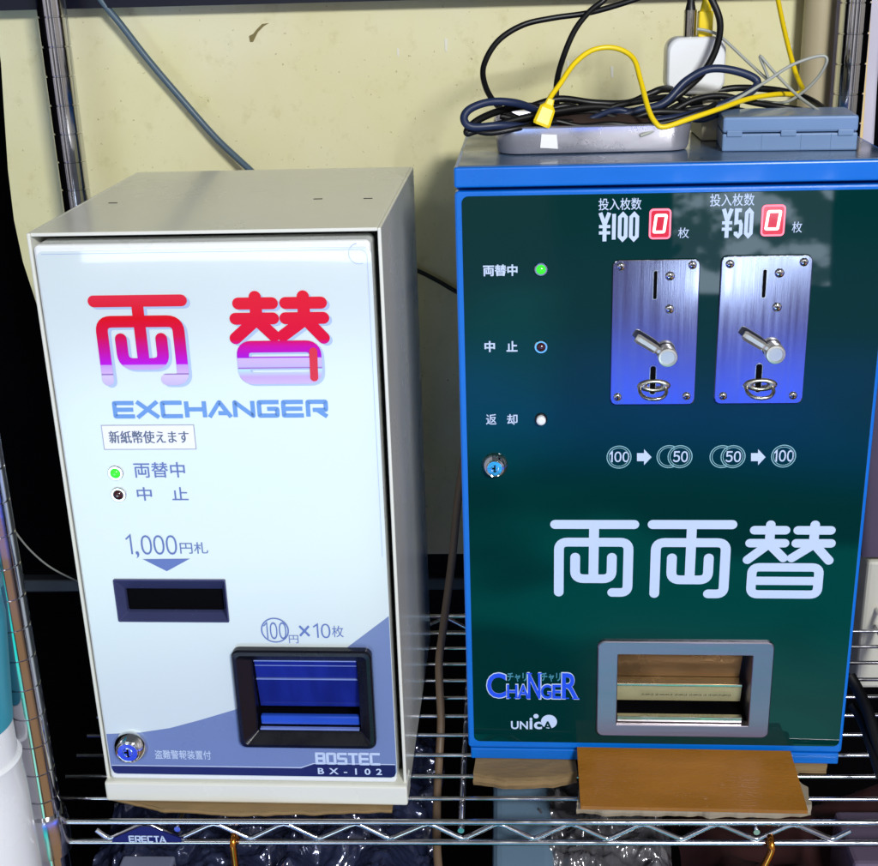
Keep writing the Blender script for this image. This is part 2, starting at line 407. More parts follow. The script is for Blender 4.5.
def collar(x, y):
    mb = MB(); mb.lathe((x, y, 0), [(.0135, -.032), (.0165, -.030), (.0175, -.004), (.0168, .0), (.0168, .004), (.0158, .008), (.0135, .008)], 'z', 36)
    return mb
for (x, y) in ((XP, 0), (xl, .362), (xr_, .362), (.725, .004)):
    cut_sharp(collar(x, y).build('collar', M['wire_chrome'], rack))
ZT, ZB = 0, PY(270, 842.5, 0).z
def railpts(z, y): return [(XP+.010, y, z), (XE, y+.004, z)]
MB().tube(railpts(-.0026, 0), .0026).build('front_rail', M['wire_chrome'], rack)
MB().tube(railpts(ZB, 0), .0026).build('front_rail', M['wire_chrome'], rack)
MB().tube([(xl+.01, .34, -.0026), (xr_-.01, .34, -.0026)], .0026).build('rear_rail', M['wire_chrome'], rack)
MB().tube([(xl+.01, .34, ZB), (xr_-.01, .34, ZB)], .0026).build('rear_rail', M['wire_chrome'], rack)
pk = [145, 214, 284, 355.5, 428, 498, 571, 643.5, 718, 795]; vl = [110, 179.5, 250.5, 319, 390, 463, 534, 608, 682, 757, 833]
zp, zv = PY(439, 825.5, 0).z, PY(439, 840, 0).z
tr = [(line_x(96, 830, 0), .0005, PY(96, 830, 0).z)]
for i in range(11):
    x = line_x(vl[i], 840, 0); tr += [(x-.004, .0005+.004*x/.7, zv+.0016), (x, .0005+.004*x/.7, zv), (x+.004, .0005+.004*x/.7, zv+.0016)]
    if i < 10:
        x = line_x(pk[i], 825, 0); tr += [(x-.005, .0005+.004*x/.7, zp-.0016), (x, .0005+.004*x/.7, zp), (x+.005, .0005+.004*x/.7, zp-.0016)]
e_ = PY(852, 834, 0); tr.append((e_.x, .004, e_.z))
MB().tube(tr, .0022).build('truss_wire', M['wire_chrome'], rack)
rt = [(x*1.0, .3395, z) for x, y, z in tr]
MB().tube(rt, .0022).build('truss_wire', M['wire_chrome'], rack)
for k in range(1, 11):
    y = k*.0302
    MB().tube([(XP-.004, y, -.0024), (XE+.01, y+.003, -.0024)], .0019).build('shelf_wire', M['wire_chrome'], rack)
for x in (line_x(178, 826, 0), line_x(461, 827, 0), line_x(756, 831, 0)):
    mb = MB(); mb.tube([(x, -.003, -.0075), (x, .34, -.0075)], .0026, 12)
    mb.build('support_wire', M['wire_chrome'], rack)
for x in (.722,):
    MB().tube([(x, .012, -.0024), (x, .35, -.0024)], .0026).build('side_rail', M['wire_chrome'], rack)
    MB().tube([(x, .012, ZB), (x, .35, ZB)], .0026).build('side_rail', M['wire_chrome'], rack)
# maker's plate hung in the truss
plt = [(112, 842), (182, 842), (181, 838.5), (150, 827), (140, 827), (113, 838.5)]
pp = [PY(x, y, -.004) for x, y in plt]
mbp = MB(); mbp.loft([[(p.x, -.0026, p.z) for p in pp], [(p.x, -.0042, p.z) for p in pp]])
npl = mbp.build('name_plate', M['print_navy'], rack)
A0 = PY(129.5, 842, -.0044); A1 = PY(165, 835.8, -.0044)
stroke_word('ERECTA', (A0.x, A1.x, A0.z, A1.z), .0013, -.0046, gap=.16, rc=.0003).build('lettering', M['pale_print'], npl)

# ================================================================ WHITE MONEY CHANGER
WX, WYAW = (0, .02272, .005), -.018993
WF = Face(WX, WYAW); W_, H_, D_ = .25, .4742, .267
wm = empty('money_changer', WX, WYAW, 'white money changer with red and magenta lettering, standing left of the green one', 'money changer')
cab = MB(); t = .0026
cab.box((0, 0, .0), (t, D_, H_), .0008); cab.box((W_-t, 0, 0), (W_, D_, H_), .0008)
cab.box((t, .001, H_-t), (W_-t, D_, H_), .0006); cab.box((t, D_-t, t), (W_-t, D_, H_-t))
cab.box((t, .004, 0), (W_-t, D_, t))
co = cab.build('cabinet', M['cab_white'], wm)
base = MB().box((-.0005, -.006, .0), (W_+.0008, .020, .0185), .0018); base.build('base', M['cab_white'], wm)
for (x, y) in ((318, 199), (368, 198.5), (113, 203)):
    p = PZ(x, y, H_+.005); lp = WF.I @ p
    MB().box((lp.x-.0035, lp.y-.0007, H_-.001), (lp.x+.0035, lp.y+.0007, H_+.0003), .0002).build('punched_slot', M['slot_dark'], wm)
# door
DU0, DU1, DV0, DV1 = .0045, W_-.0075, .0198, H_-.0078
door = MB(); plate(DU0, DU1, DV0, DV1, .004, .020, -.003, .0022, door); dr = door.build('door', M['door_white'], wm)
# printed panel on the door
a = WF.at(34, 251, -.0034); b_ = WF.at(375, 247, -.0034); c_ = WF.at(394, 777, -.0034); d_ = WF.at(113, 776, -.0034)
PU0, PU1, PV1, PV0 = (a[0]+d_[0])/2, (b_[0]+c_[0])/2, (a[1]+b_[1])/2, (c_[1]+d_[1])/2
yP = -.0034
pnl = MB(); plate(PU0, PU1, PV0, PV1, .0055, -.003, yP, .0003, pnl)
panel = pnl.build('printed_panel', M['panel_white'], dr)
def wt(body, px, name='lettering', m='print_blue', bold=0, y=None, **k):
    return text_mesh(body, WF.box(*px, yP), (y if y is not None else yP-.0004), name, M[m], wm, bold, **k)
# faint pull tab outline of the cover film
mb = MB(); cx, cz = WF.at(359, 253.5, yP); rr_ = WF.rad(359, 253, 10.5, yP)
ribbon(mb, rounded([Vector(p) for p in [(PU0+.004, PV1-.002), (PU1-.003, PV1-.002), (PU1-.003, PV0+.2)]], .006), .0004, yP-.0002, cap='flat')
arc_ring(mb, (cx, cz), rr_, .0005, yP-.00025, 100, 290)
mb.build('film_outline', M['print_shadow'], wm)
# swoosh and navy bar
sw = [(112, 734), (140, 732.5), (170, 728), (200, 720), (237, 709), (275, 695), (312, 673), (349, 646), (388, 616)]
swp = [WF.at(x, y, yP) for x, y in sw]; swp[0] = (PU0+.0004, swp[0][1]); swp[-1] = (PU1-.0004, swp[-1][1])
vbar = WF.at(250, 766, yP)[1]; vb2 = WF.at(350, 765.5, yP)[1]
poly = [(u, v) for u, v in swp]+[(PU1-.0004, PV0+.006), (PU1-.004, PV0+.002), (PU0+.004, PV0+.002), (PU0+.0004, PV0+.006)]
sheet(poly, yP-.00015).build('printed_swoosh', M['print_grey'], wm)
uA, uB = WF.at(301, 767, yP)[0], WF.at(314, 764, yP)[0]
vh = WF.at(350, 764.5, yP)[1]; vl_ = WF.at(200, 767, yP)[1]
bar = [(PU0+.0012, vl_), (uA, vl_+.0002), (uB, vh), (PU1-.0012, vh), (PU1-.0012, PV0+.005), (PU1-.0024, PV0+.0022), (PU1-.005, PV0+.0012), (PU0+.005, PV0+.0012), (PU0+.0024, PV0+.0022), (PU0+.0012, PV0+.005)]
sheet(bar, yP-.00035).build('printed_bar', M['print_navy'], wm)
mb = MB(); ribbon(mb, [(PU0+.0012, vl_+.0008), (uA, vl_+.001), (uB, vh+.0008), (PU1-.0012, vh+.0008)], .0007, yP-.0003, cap='flat')
mb.build('bar_trim', M['print_pale'], wm)
# printed pale arcs
def parc(pts, w):
    mb = MB(); ribbon(mb, [(v.x, v.y) for v in catmull([Vector(WF.at(x, y, yP)).to_3d() for x, y in pts], 6)], w, yP-.0002, cap='flat'); mb.build('printed_arc', M['panel_white'], wm)
def one(face, px, y, w, m, root):
    u0, u1, v0, v1 = face.box(*px, y); mb = MB()
    ribbon(mb, [(u0, v1-(v1-v0)*.24), (u1-w/2, v1-w*.4), (u1-w/2, v0)], w, y-.0004, cap='flat'); return mb.build('lettering', M[m], root)
# big lettering with its printed horizon
zt = WF.at(200, 294, yP)[1]; zbm = WF.at(200, 386, yP)[1]
def zz(y): return (WF.at(200, y, yP)[1]-zbm)/(zt-zbm)
st1 = [(0, S(205, 190, 235)), (zz(374.5), S(222, 205, 245)), (zz(373.6), S(120, 70, 170)), (zz(372.4), S(215, 185, 240)), (zz(364.5), S(205, 160, 235)),
       (zz(363.5), S(190, 25, 225)), (zz(350), S(200, 15, 160)), (zz(336), S(215, 15, 75)), (zz(318), S(222, 12, 32)), (1, S(225, 45, 70))]
st1.sort(key=lambda s: s[0])
M['horizon1'] = ramp_z('red to violet print', st1, z0=zbm, z1=zt)
st2 = [(0, S(215, 195, 240)), (zz(377), S(205, 175, 235)), (zz(369.5), S(190, 235, 250)), (zz(368.6), S(150, 60, 190)), (zz(367), S(200, 185, 235)), (zz(358.5), S(215, 185, 240)),
       (zz(358), S(170, 20, 215)), (zz(347), S(205, 15, 170)), (zz(340), S(222, 15, 60)), (1, S(226, 35, 55))]
st2.sort(key=lambda s: s[0])
M['horizon2'] = ramp_z('red to lavender print', st2, z0=zbm, z1=zt)
b1 = WF.box(94, 295, 190, 385, yP); b2 = WF.box(231, 291, 329, 383, yP)
dx = .0022
sh = lambda b: (b[0]+dx, b[1]+dx, b[2]-.0018, b[3]-.0018)
big_char(RYO, sh(b1), yP-.0003, 1.1).build('lettering_shadow', M['print_shadow'], wm)
big_char(KAE, sh(b2), yP-.0003, 1.1).build('lettering_shadow', M['print_shadow'], wm)
big_char(RYO, b1, yP-.0006, 1.12).build('lettering', M['horizon1'], wm)
big_char(KAE, b2, yP-.0006, 1.2).build('lettering', M['horizon2'], wm)
mb = MB(); p0 = WF.at(313.5, 351, yP); p1 = WF.at(314.5, 377, yP); ribbon(mb, [p0, p1], .0058, yP-.0011); mb.build('lettering_reflection', mat('painted red reflection', S(222, 22, 55), .3), wm)  # red reflection beside the character, put in as flat colour
stroke_word('EXCHANGER', WF.box(113, 401, 328, 417, yP), .0032, yP-.0004, gap=.12).build('lettering', M['print_sky'], wm)
# sticker
sb = WF.box(103, 425, 195, 449, yP)
stk = MB(); plate(sb[0], sb[1], sb[2], sb[3], .0004, yP-.0001, yP-.0004, .0001, stk)
so = stk.build('sticker', M['sticker'], wm)
mb = MB(); ribbon(mb, [(sb[0], sb[2]), (sb[1], sb[2]), (sb[1], sb[3]), (sb[0], sb[3])], .0006, yP-.00045, closed=True); mb.build('border', mat('sticker edge', S(165, 170, 190), .5), so)
bx7 = WF.box(109, 430.5, 188.5, 443, yP)
for k7 in range(3):      # struck three times side by side: a heavier face
    text_mesh('新紙幣使えます', (bx7[0]+k7*.00022, bx7[1]+k7*.00022, bx7[2], bx7[3]), yP-.0006-k7*.00003, 'lettering', M['print_navy'], so)
wt('両替中', (134, 462, 185, 477.5), bold=.008)
wt('中', (137, 487, 152, 500.5), bold=.008); wt('止', (172, 487, 188, 500), bold=.008)
one(WF, (126.5, 534.5, 132, 554), yP, .0013, 'print_blue', wm); wt(',', (136, 551, 139.5, 558)); wt('０', (141, 535, 152, 554.5)); wt('０', (153.5, 535, 164.5, 554.5)); wt('０', (166, 535, 177, 554.5)); wt('円札', (180, 542, 208, 553.5), bold=.004)
tri = [WF.at(143, 559, yP), WF.at(190, 558.5, yP), WF.at(167, 571, yP)]
sheet(tri, yP-.0004).build('printed_arrow', M['print_blue'], wm)
mb = MB(); c = WF.at(275, 630, yP); arc_ring(mb, c, WF.rad(275, 630, 13.3, yP), .0011, yP-.0004); mb.build('printed_ring', M['print_blue'], wm)
one(WF, (264, 622, 268, 638.5), yP, .0010, 'print_blue', wm); wt('０', (270, 622, 277.5, 639)); wt('０', (279, 622, 286.5, 639)); wt('円', (289, 635, 298.5, 643)); wt('×', (299, 625, 310, 636.5)); one(WF, (313.5, 623.5, 318.5, 637.5), yP, .0012, 'print_blue', wm); wt('０', (321, 623.5, 330.5, 638)); wt('枚', (332, 625.5, 343.5, 637))
stroke_word('BOSTEC', WF.box(315.5, 752.5, 380, 764.5, yP), .0023, yP-.0004, gap=.12, rc=.0005).build('lettering', M['pale_print'], wm)
wt('BX-102', (318, 768, 382, 774.2), m='pale_print', bold=.02, xs=1.9, y=yP-.0005)
wt('盗難警報装置付', (155, 750, 211, 759), m='pale_print', bold=.008)
# lamps
def lamp(face, root, px, py, y0, r, lens, ring='chrome'):
    u, v = face.at(px, py, y0); q_ = MB()
    q_.lathe((u, y0, v), [(r*1.0, .0004), (r*1.0, -.0014), (r*.92, -.0019), (r*.70, -.0019), (r*.66, -.0012)], 'y', 28, True, False)
    L = MB(); rl = r*.68
    L.lathe((u, y0, v), [(rl, -.0006), (rl, -.0016)]+[(rl*math.cos(R_(a)), -.0016-.0026*math.sin(R_(a))) for a in (20, 40, 60, 78)], 'y', 24)
    o = L.build('indicator_lamp', lens, root); cut_sharp(q_.build('bezel', M[ring], o)); return o
lamp(WF, wm, 116, 472.5, yP, WF.rad(115, 472, 7.6, yP), M['led_green'])
lamp(WF, wm, 119, 494, yP, WF.rad(118, 494, 7.6, yP), M['led_red'])
# bill slot
o_ = WF.box(116, 579, 227.5, 621.5, yP); i_ = WF.box(126, 588.5, 223.5, 612, yP+.010); i_ = (i_[0], i_[1], max(i_[2], o_[2]+.0012), i_[3])
bs = MB()
bs.loft([rr(*o_, .0012, yP+.001), rr(*o_, .0012, yP-.0012), rr(o_[0]+.0006, o_[1]-.0006, o_[2]+.0006, o_[3]-.0006, .0010, yP-.0016),
         rr(o_[0]+.0009, o_[1]-.0009, o_[2]+.0009, o_[3]-.0009, .0010, yP-.0014), rr(*i_, .0008, yP+.010), rr(*i_, .0008, yP+.06)], False, True)
# the slot needs a real hole through door and panel: cut with booleans below
slot = bs.build('bill_slot', mat('slate plastic', S(70, 76, 118), .25, var=.1, coat=.3), wm)
mb = MB(); mb.box((i_[0]+.001, yP+.012, i_[2]+.001), (i_[1]-.001, yP+.05, i_[3]-.001), .001); mb.build('slot_shade', M['slot_dark'], slot)  # dark block filling the recess in place of its shaded depth
# coin tray
o_ = WF.box(237, 647, 374.5, 744, yP); n_b = WF.box(255, 660.5, 359, 731, yP)
ct = MB(); g = .0075
ct.loft([rr(*o_, .006, yP+.001), rr(*o_, .006, yP-.0055), rr(o_[0]+.0012, o_[1]-.0012, o_[2]+.0012, o_[3]-.0012, .005, yP-.0072),
         rr(o_[0]+.004, o_[1]-.004, o_[2]+.004, o_[3]-.004, .004, yP-.0076), rr(n_b[0]-.001, n_b[1]+.001, n_b[2]-.001, n_b[3]+.001, .001, yP-.001),
         rr(n_b[0], n_b[1], n_b[2], n_b[3], .0008, yP+.0), rr(n_b[0], n_b[1], n_b[2], n_b[3], .0008, yP+.045)], False, True)
tray = ct.build('coin_tray', M['black_plastic'], wm)
# hinged acrylic flap in the opening and the ledge under it
hh = n_b[3]-n_b[2]
MB().loft([[(n_b[0]+.001, yP+.003, n_b[3]-.0008), (n_b[1]-.001, yP+.003, n_b[3]-.0008), (n_b[1]-.001, yP+.005, n_b[3]-.0008), (n_b[0]+.001, yP+.005, n_b[3]-.0008)],
           [(n_b[0]+.001, yP+.006, n_b[3]-hh*.30), (n_b[1]-.001, yP+.006, n_b[3]-hh*.30), (n_b[1]-.001, yP+.008, n_b[3]-hh*.30), (n_b[0]+.001, yP+.008, n_b[3]-hh*.30)]]).build('flap', M['smoke_blue'], tray)
MB().loft([[(n_b[0]+.001, yP+.006, n_b[3]-hh*.31), (n_b[1]-.001, yP+.006, n_b[3]-hh*.31), (n_b[1]-.001, yP+.008, n_b[3]-hh*.31), (n_b[0]+.001, yP+.008, n_b[3]-hh*.31)],
           [(n_b[0]+.001, yP+.012, n_b[2]+hh*.24), (n_b[1]-.001, yP+.012, n_b[2]+hh*.24), (n_b[1]-.001, yP+.014, n_b[2]+hh*.24), (n_b[0]+.001, yP+.014, n_b[2]+hh*.24)]]).build('flap', M['smoke_blue'], tray)
for (v, yy, h2) in ((n_b[3]-.0012, .0015, .0009), (n_b[3]-hh*.105, .0035, .0005), (n_b[3]-hh*.305, .0045, .0007)):
    MB().box((n_b[0]+.001, yP+yy, v-h2), (n_b[1]-.001, yP+yy+.002, v+h2*.2), .0002).build('flap_edge', M['edge_clear'], tray)
MB().box((n_b[0]+.0015, yP+.005, n_b[2]+.0022), (n_b[1]-.0015, yP+.010, n_b[2]+hh*.16), .0012).build('coin_ledge', mat('blue acrylic ledge', S(40, 80, 190), .08, var=.2, coat=1), tray)
MB().box((n_b[0]+.0015, yP+.0005, n_b[2]+.0002), (n_b[1]-.0015, yP+.004, n_b[2]+.0016), .0003).build('tray_lip', M['edge_clear'], tray)
# lock
def lock(face, root, px, py, y0, r, deep=1):
    u, v = face.at(px, py, y0); mb = MB()
    mb.lathe((u, y0, v), [(r, .0005), (r, -.0015*deep), (r*.93, -.003*deep), (r*.74, -.0085*deep), (r*.68, -.009*deep), (r*.62, -.0086*deep), (r*.60, -.0075*deep)], 'y', 40, True, True)
    o = cut_sharp(mb.build('lock', M['chrome'], root))
    k = MB(); k.lathe((u, y0, v), [(r*.61, -.0074*deep), (r*.61, -.0090*deep), (r*.57, -.0094*deep), (r*.30, -.0094*deep), (r*.27, -.0086*deep), (r*.24, -.0092*deep)], 'y', 32); cut_sharp(k.build('lock_barrel', M['chrome'], o))
    h = MB(); y = y0-.0094*deep; h.box((u-.0006, y-.0004, v-r*.30), (u+.0006, y+.002, v+r*.22)); h.box((u-r*.2, y-.0003, v-.0006), (u+r*.05, y+.002, v+.0006)); h.build('keyhole', M['slot_dark'], o)
    return o
lock(WF, wm, 131, 746, yP, WF.rad(131, 746, 17, yP))
# cut door, panel and cabinet liner where slot and tray go in
def cutter(boxes):
    mb = MB()
    for b in boxes: mb.box((b[0], -.02, b[1]), (b[2], .15, b[3]))
    o = mb.build('cut', M['dark']); return o
def bool_cut(target, boxes):
    """remove the panes of the front that the openings pass through"""
    if len(boxes) > 1:
        for b in boxes: bool_cut(target, [b])
        return
    cobj = cutter(boxes); cobj.matrix_world = Matrix.Identity(4)
    md = target.modifiers.new('openings', 'BOOLEAN'); md.operation = 'DIFFERENCE'; md.object = cobj; md.solver = 'EXACT'
    par = target.parent; target.parent = None
    dg = bpy.context.evaluated_depsgraph_get(); dg.update()
    me = bpy.data.meshes.new_from_object(target.evaluated_get(dg)); target.modifiers.remove(md); target.data = me; target.parent = par
    bpy.data.objects.remove(cobj)
sl = WF.box(116, 579, 227.5, 621.5, yP)
holes = [(sl[0]+.0005, sl[2]+.0005, sl[1]-.0005, sl[3]-.0005), (o_[0]+.002, o_[2]+.002, o_[1]-.002, o_[3]-.002)]
for t_ in (dr, panel): bool_cut(t_, holes)
sw_o = [o for o in wm.children if o.name.startswith('printed_swoosh')][0]; bool_cut(sw_o, holes)

# ================================================================ GREEN MONEY CHANGER
GX, GYAW = (.29913, .06757, .012), -.022822
GF = Face(GX, GYAW); GW, GH, GD = .3101, .4995, .25
gm = empty('money_changer', GX, GYAW, 'blue and dark green money changer with two steel coin plates, right of the white one', 'money changer')
MB().box((.001, .012, 0), (GW-.001, GD, GH-.016), .001).build('cabinet', M['blue_paint'], gm)
lid = MB(); lid.box((0, -.003, GH-.0145), (GW, GD+.002, GH), .0016, 3); lido = lid.build('lid', M['blue_paint'], gm)
MB().box((.003, .002, GH-.0006), (GW-.003, GD-.001, GH+.0004), .0002).build('lid_top', M['blue_top'], lido)
MB().box((.002, -.0005, .0), (GW-.0015, .012, .0105), .0012).build('base', M['blue_paint'], gm)
gd = MB(); plate(.0, GW, .0122, GH-.0172, .003, .0105, -.0018, .0016, gd); gdo = gd.build('door', M['blue_paint'], gm)
a = GF.at(462, 196.5, -.002); b_ = GF.at(473.5, 741, -.002)
GU0, GV1, GV0 = (a[0]+b_[0])/2, a[1], b_[1]; GU1 = GF.at(849.3, 640, -.002)[0]
yG = -.0023
gp = MB(); plate(GU0, GU1, GV0, GV1, .005, -.0018, yG, .0003, gp); gpo = gp.build('printed_panel', M['green_panel'], gdo)
MB().box((GU1+.0006, -.0022, GV1-.02), (GU1+.0007+.0004, -.0010, GV1-.0195)).build('rivet', M['steel'], gm)
def gt(body, px, name='lettering', m='pale_print', bold=0, **k):
    return text_mesh(body, GF.box(*px, yG), yG-.0003, name, M[m], gm, bold, **k)
big_char(RYO, GF.box(550.5, 519.5, 637.5, 597, yG), yG-.0003).build('lettering', M['pale_print'], gm)
big_char(RYO, GF.box(647, 519.5, 734.5, 598.5, yG), yG-.0003).build('lettering', M['pale_print'], gm)
big_char(KAE, GF.box(743, 520, 833.5, 598.5, yG), yG-.0003).build('lettering', M['pale_print'], gm)
gt('投入枚数', (598.5, 198, 641.5, 210), bold=.006); gt('投入枚数', (710, 193.5, 754.5, 206), bold=.006)
gt('枚', (678, 227.5, 689, 238)); gt('枚', (792, 221.5, 802, 232.5))
def yen(px, digits):
    b = GF.box(*px, yG); mb = MB(); u0, u1, v0, v1 = b; n = len(digits)+1; h = v1-v0
    k = [0]
    def rb(p, w, **kk): k[0] += 1; ribbon(mb, p, w, yG-.0003-.00002*k[0], cap='flat', **kk)
    w = .0028; cw = (u1-u0)/(n-.15+(-.45 if '1' in digits else 0)); c = u0+cw*.45
    rb([(u0+.0008, v1), (c, v0+h*.58)], w); rb([(u0+cw*.9-.0008, v1), (c, v0+h*.58)], w); rb([(c, v0+h*.6), (c, v0)], w)
    rb([(u0, v0+h*.52), (u0+cw*.9, v0+h*.52)], w*.8); rb([(u0, v0+h*.30), (u0+cw*.9, v0+h*.30)], w*.8)
    x = u0+cw*1.08
    for d in digits:
        ww = cw*.8
        if d == '1':
            rb([(x+.0010, v1-h*.04), (x+.0010, v0+h*.06)], w*.95); x += cw*.42; continue
        ch = ww*.32
        if d == '0':
            xa, xb = x+w/2, x+ww-w/2; va, vb = v0+.0011, v1-.0011
            rb([(xa, va+ch), (xa, vb-ch), ((xa+xb)/2, vb), (xb, vb-ch), (xb, va+ch), ((xa+xb)/2, va)], w*.95, closed=True)
        if d == '5':
            xa, xb = x+w/2, x+ww-w/2; va, vb = v0+.0011, v1-.0011
            rb([(xb, vb), (xa, vb), (xa, v0+h*.52), (xb-ch*.4, v0+h*.55), (xb, v0+h*.45), (xb, va+ch), ((xa+xb)/2, va), (xa, va+ch*.7), (xa, va+ch*1.6)], w*.95)
        x += cw*.9
    mb.build('lettering', M['pale_print'], gm)
yen((599, 212.5, 641.5, 241), '100'); yen((722, 208.5, 754, 237.5), '50')
def display(px):
    b = GF.box(*px, yG); mb = MB(); g = .0013
    mb.loft([rr(*b, .003, yG+.0003), rr(*b, .003, yG-.0008), rr(b[0]+.0003, b[1]-.0003, b[2]+.0003, b[3]-.0003, .0028, yG-.0011),
             rr(b[0]+g, b[1]-g, b[2]+g, b[3]-g, .0018, yG-.0011), rr(b[0]+g, b[1]-g, b[2]+g, b[3]-g, .0018, yG-.0004)], False, False)
    o = mb.build('counter_display', M['disp_rim'], gm)
    sheet([(p[0], p[2]) for p in rr(b[0]+g*.95, b[1]-g*.95, b[2]+g*.95, b[3]-g*.95, .0018, 0)], yG-.0005, .0003).build('screen', M['disp_bg'], o)
    mb = MB(); w = .0020; u0, u1, v0, v1 = b[0]+.0042, b[1]-.0042, b[2]+.0052, b[3]-.0048
    s = .0007
    ribbon(mb, [(u0-s, v0), (u1-s, v0), (u1+s, v1), (u0+s, v1)], w, yG-.0007, closed=True, rc=.0008); mb.build('digit', M['disp_seg'], o)
display((649, 208.5, 671, 239)); display((761, 204.5, 785, 236))
gt('両替中', (483, 264.5, 517.5, 276), bold=.028)
gt('中', (484.5, 341, 495, 352), bold=.03); gt('止', (506.5, 341, 517.5, 351.5), bold=.03)
gt('返', (486, 414, 496.5, 424.5), bold=.008); gt('却', (507, 414, 517.5, 424.5), bold=.016)
lamp(GF, gm, 541, 269, yG, GF.rad(541, 269, 6.8, yG), M['led_green'])
lamp(GF, gm, 541, 346.5, yG, GF.rad(541, 346, 6.8, yG), M['led_red'])
u, v = GF.at(541, 419, yG); r = GF.rad(541, 419, 5, yG)
mb = MB(); mb.lathe((u, yG, v), [(r*1.25, .0003), (r*1.25, -.0012), (r*1.0, -.0016), (r*.98, -.0005)], 'y', 28); bo = mb.build('button_guard', M['black_plastic'], gm)
mb = MB(); mb.lathe((u, yG, v), [(r*.95, -.0005), (r*.95, -.0042), (r*.85, -.0052), (r*.5, -.0056)], 'y', 28); mb.build('return_button', M['white_plastic'], gm)
lock(GF, gm, 495, 465, yG, GF.rad(495, 465, 13, yG), .8)
def rings(cs, nums):
    mb = MB()
    for i, (x, y, a0, a1) in enumerate(cs):
        c = GF.at(x, y, yG); R0 = GF.rad(x, y, 12, yG)
        arc_ring(mb, c, R0, .0007, yG-.0003-.00002*i, a0, a1); arc_ring(mb, c, R0*.83, .0005, yG-.0003-.00002*i, a0, a1)
    mb.build('printed_coin', M['logo_pale'], gm)
    for s_, x0, y0, x1, y1 in nums:
        wd = [(.62 if c_ == '1' else 1) for c_ in s_]; k_ = (x1-x0)/(sum(wd)+.14*(len(s_)-1)); x = x0
        for c_, w_ in zip(s_, wd):
            if c_ == '1': one(GF, (x+k_*.1, y0, x+k_*w_*.85, y1), yG, .0011, 'pale_print', gm)
            else: gt(chr(ord(c_)+0xFEE0), (x, y0, x+k_*w_, y1), bold=.014)
            x += k_*(w_+.14)
M['logo_pale'] = mat('pale teal print', S(135, 185, 195), .4, var=.04)
rings([(619, 457, 0, 360)], [('100', 609, 451.5, 629.5, 462)])
rings([(669, 456.5, 60, 300), (680, 456.5, 0, 360)], [('50', 673, 451, 688, 462)])
rings([(722, 456.5, 60, 300), (733, 456.5, 0, 360)], [('50', 725.5, 451, 741, 462)])
rings([(783.5, 456, 0, 360)], [('100', 773.5, 450, 794, 461.5)])
for x in (644, 758):
    ps = [(x-7, 453), (x, 453), (x, 449), (x+7.5, 457), (x, 465), (x, 461), (x-7, 461)]
    sheet([GF.at(a, b, yG) for a, b in ps], yG-.0003).build('printed_arrow', M['pale_print'], gm)
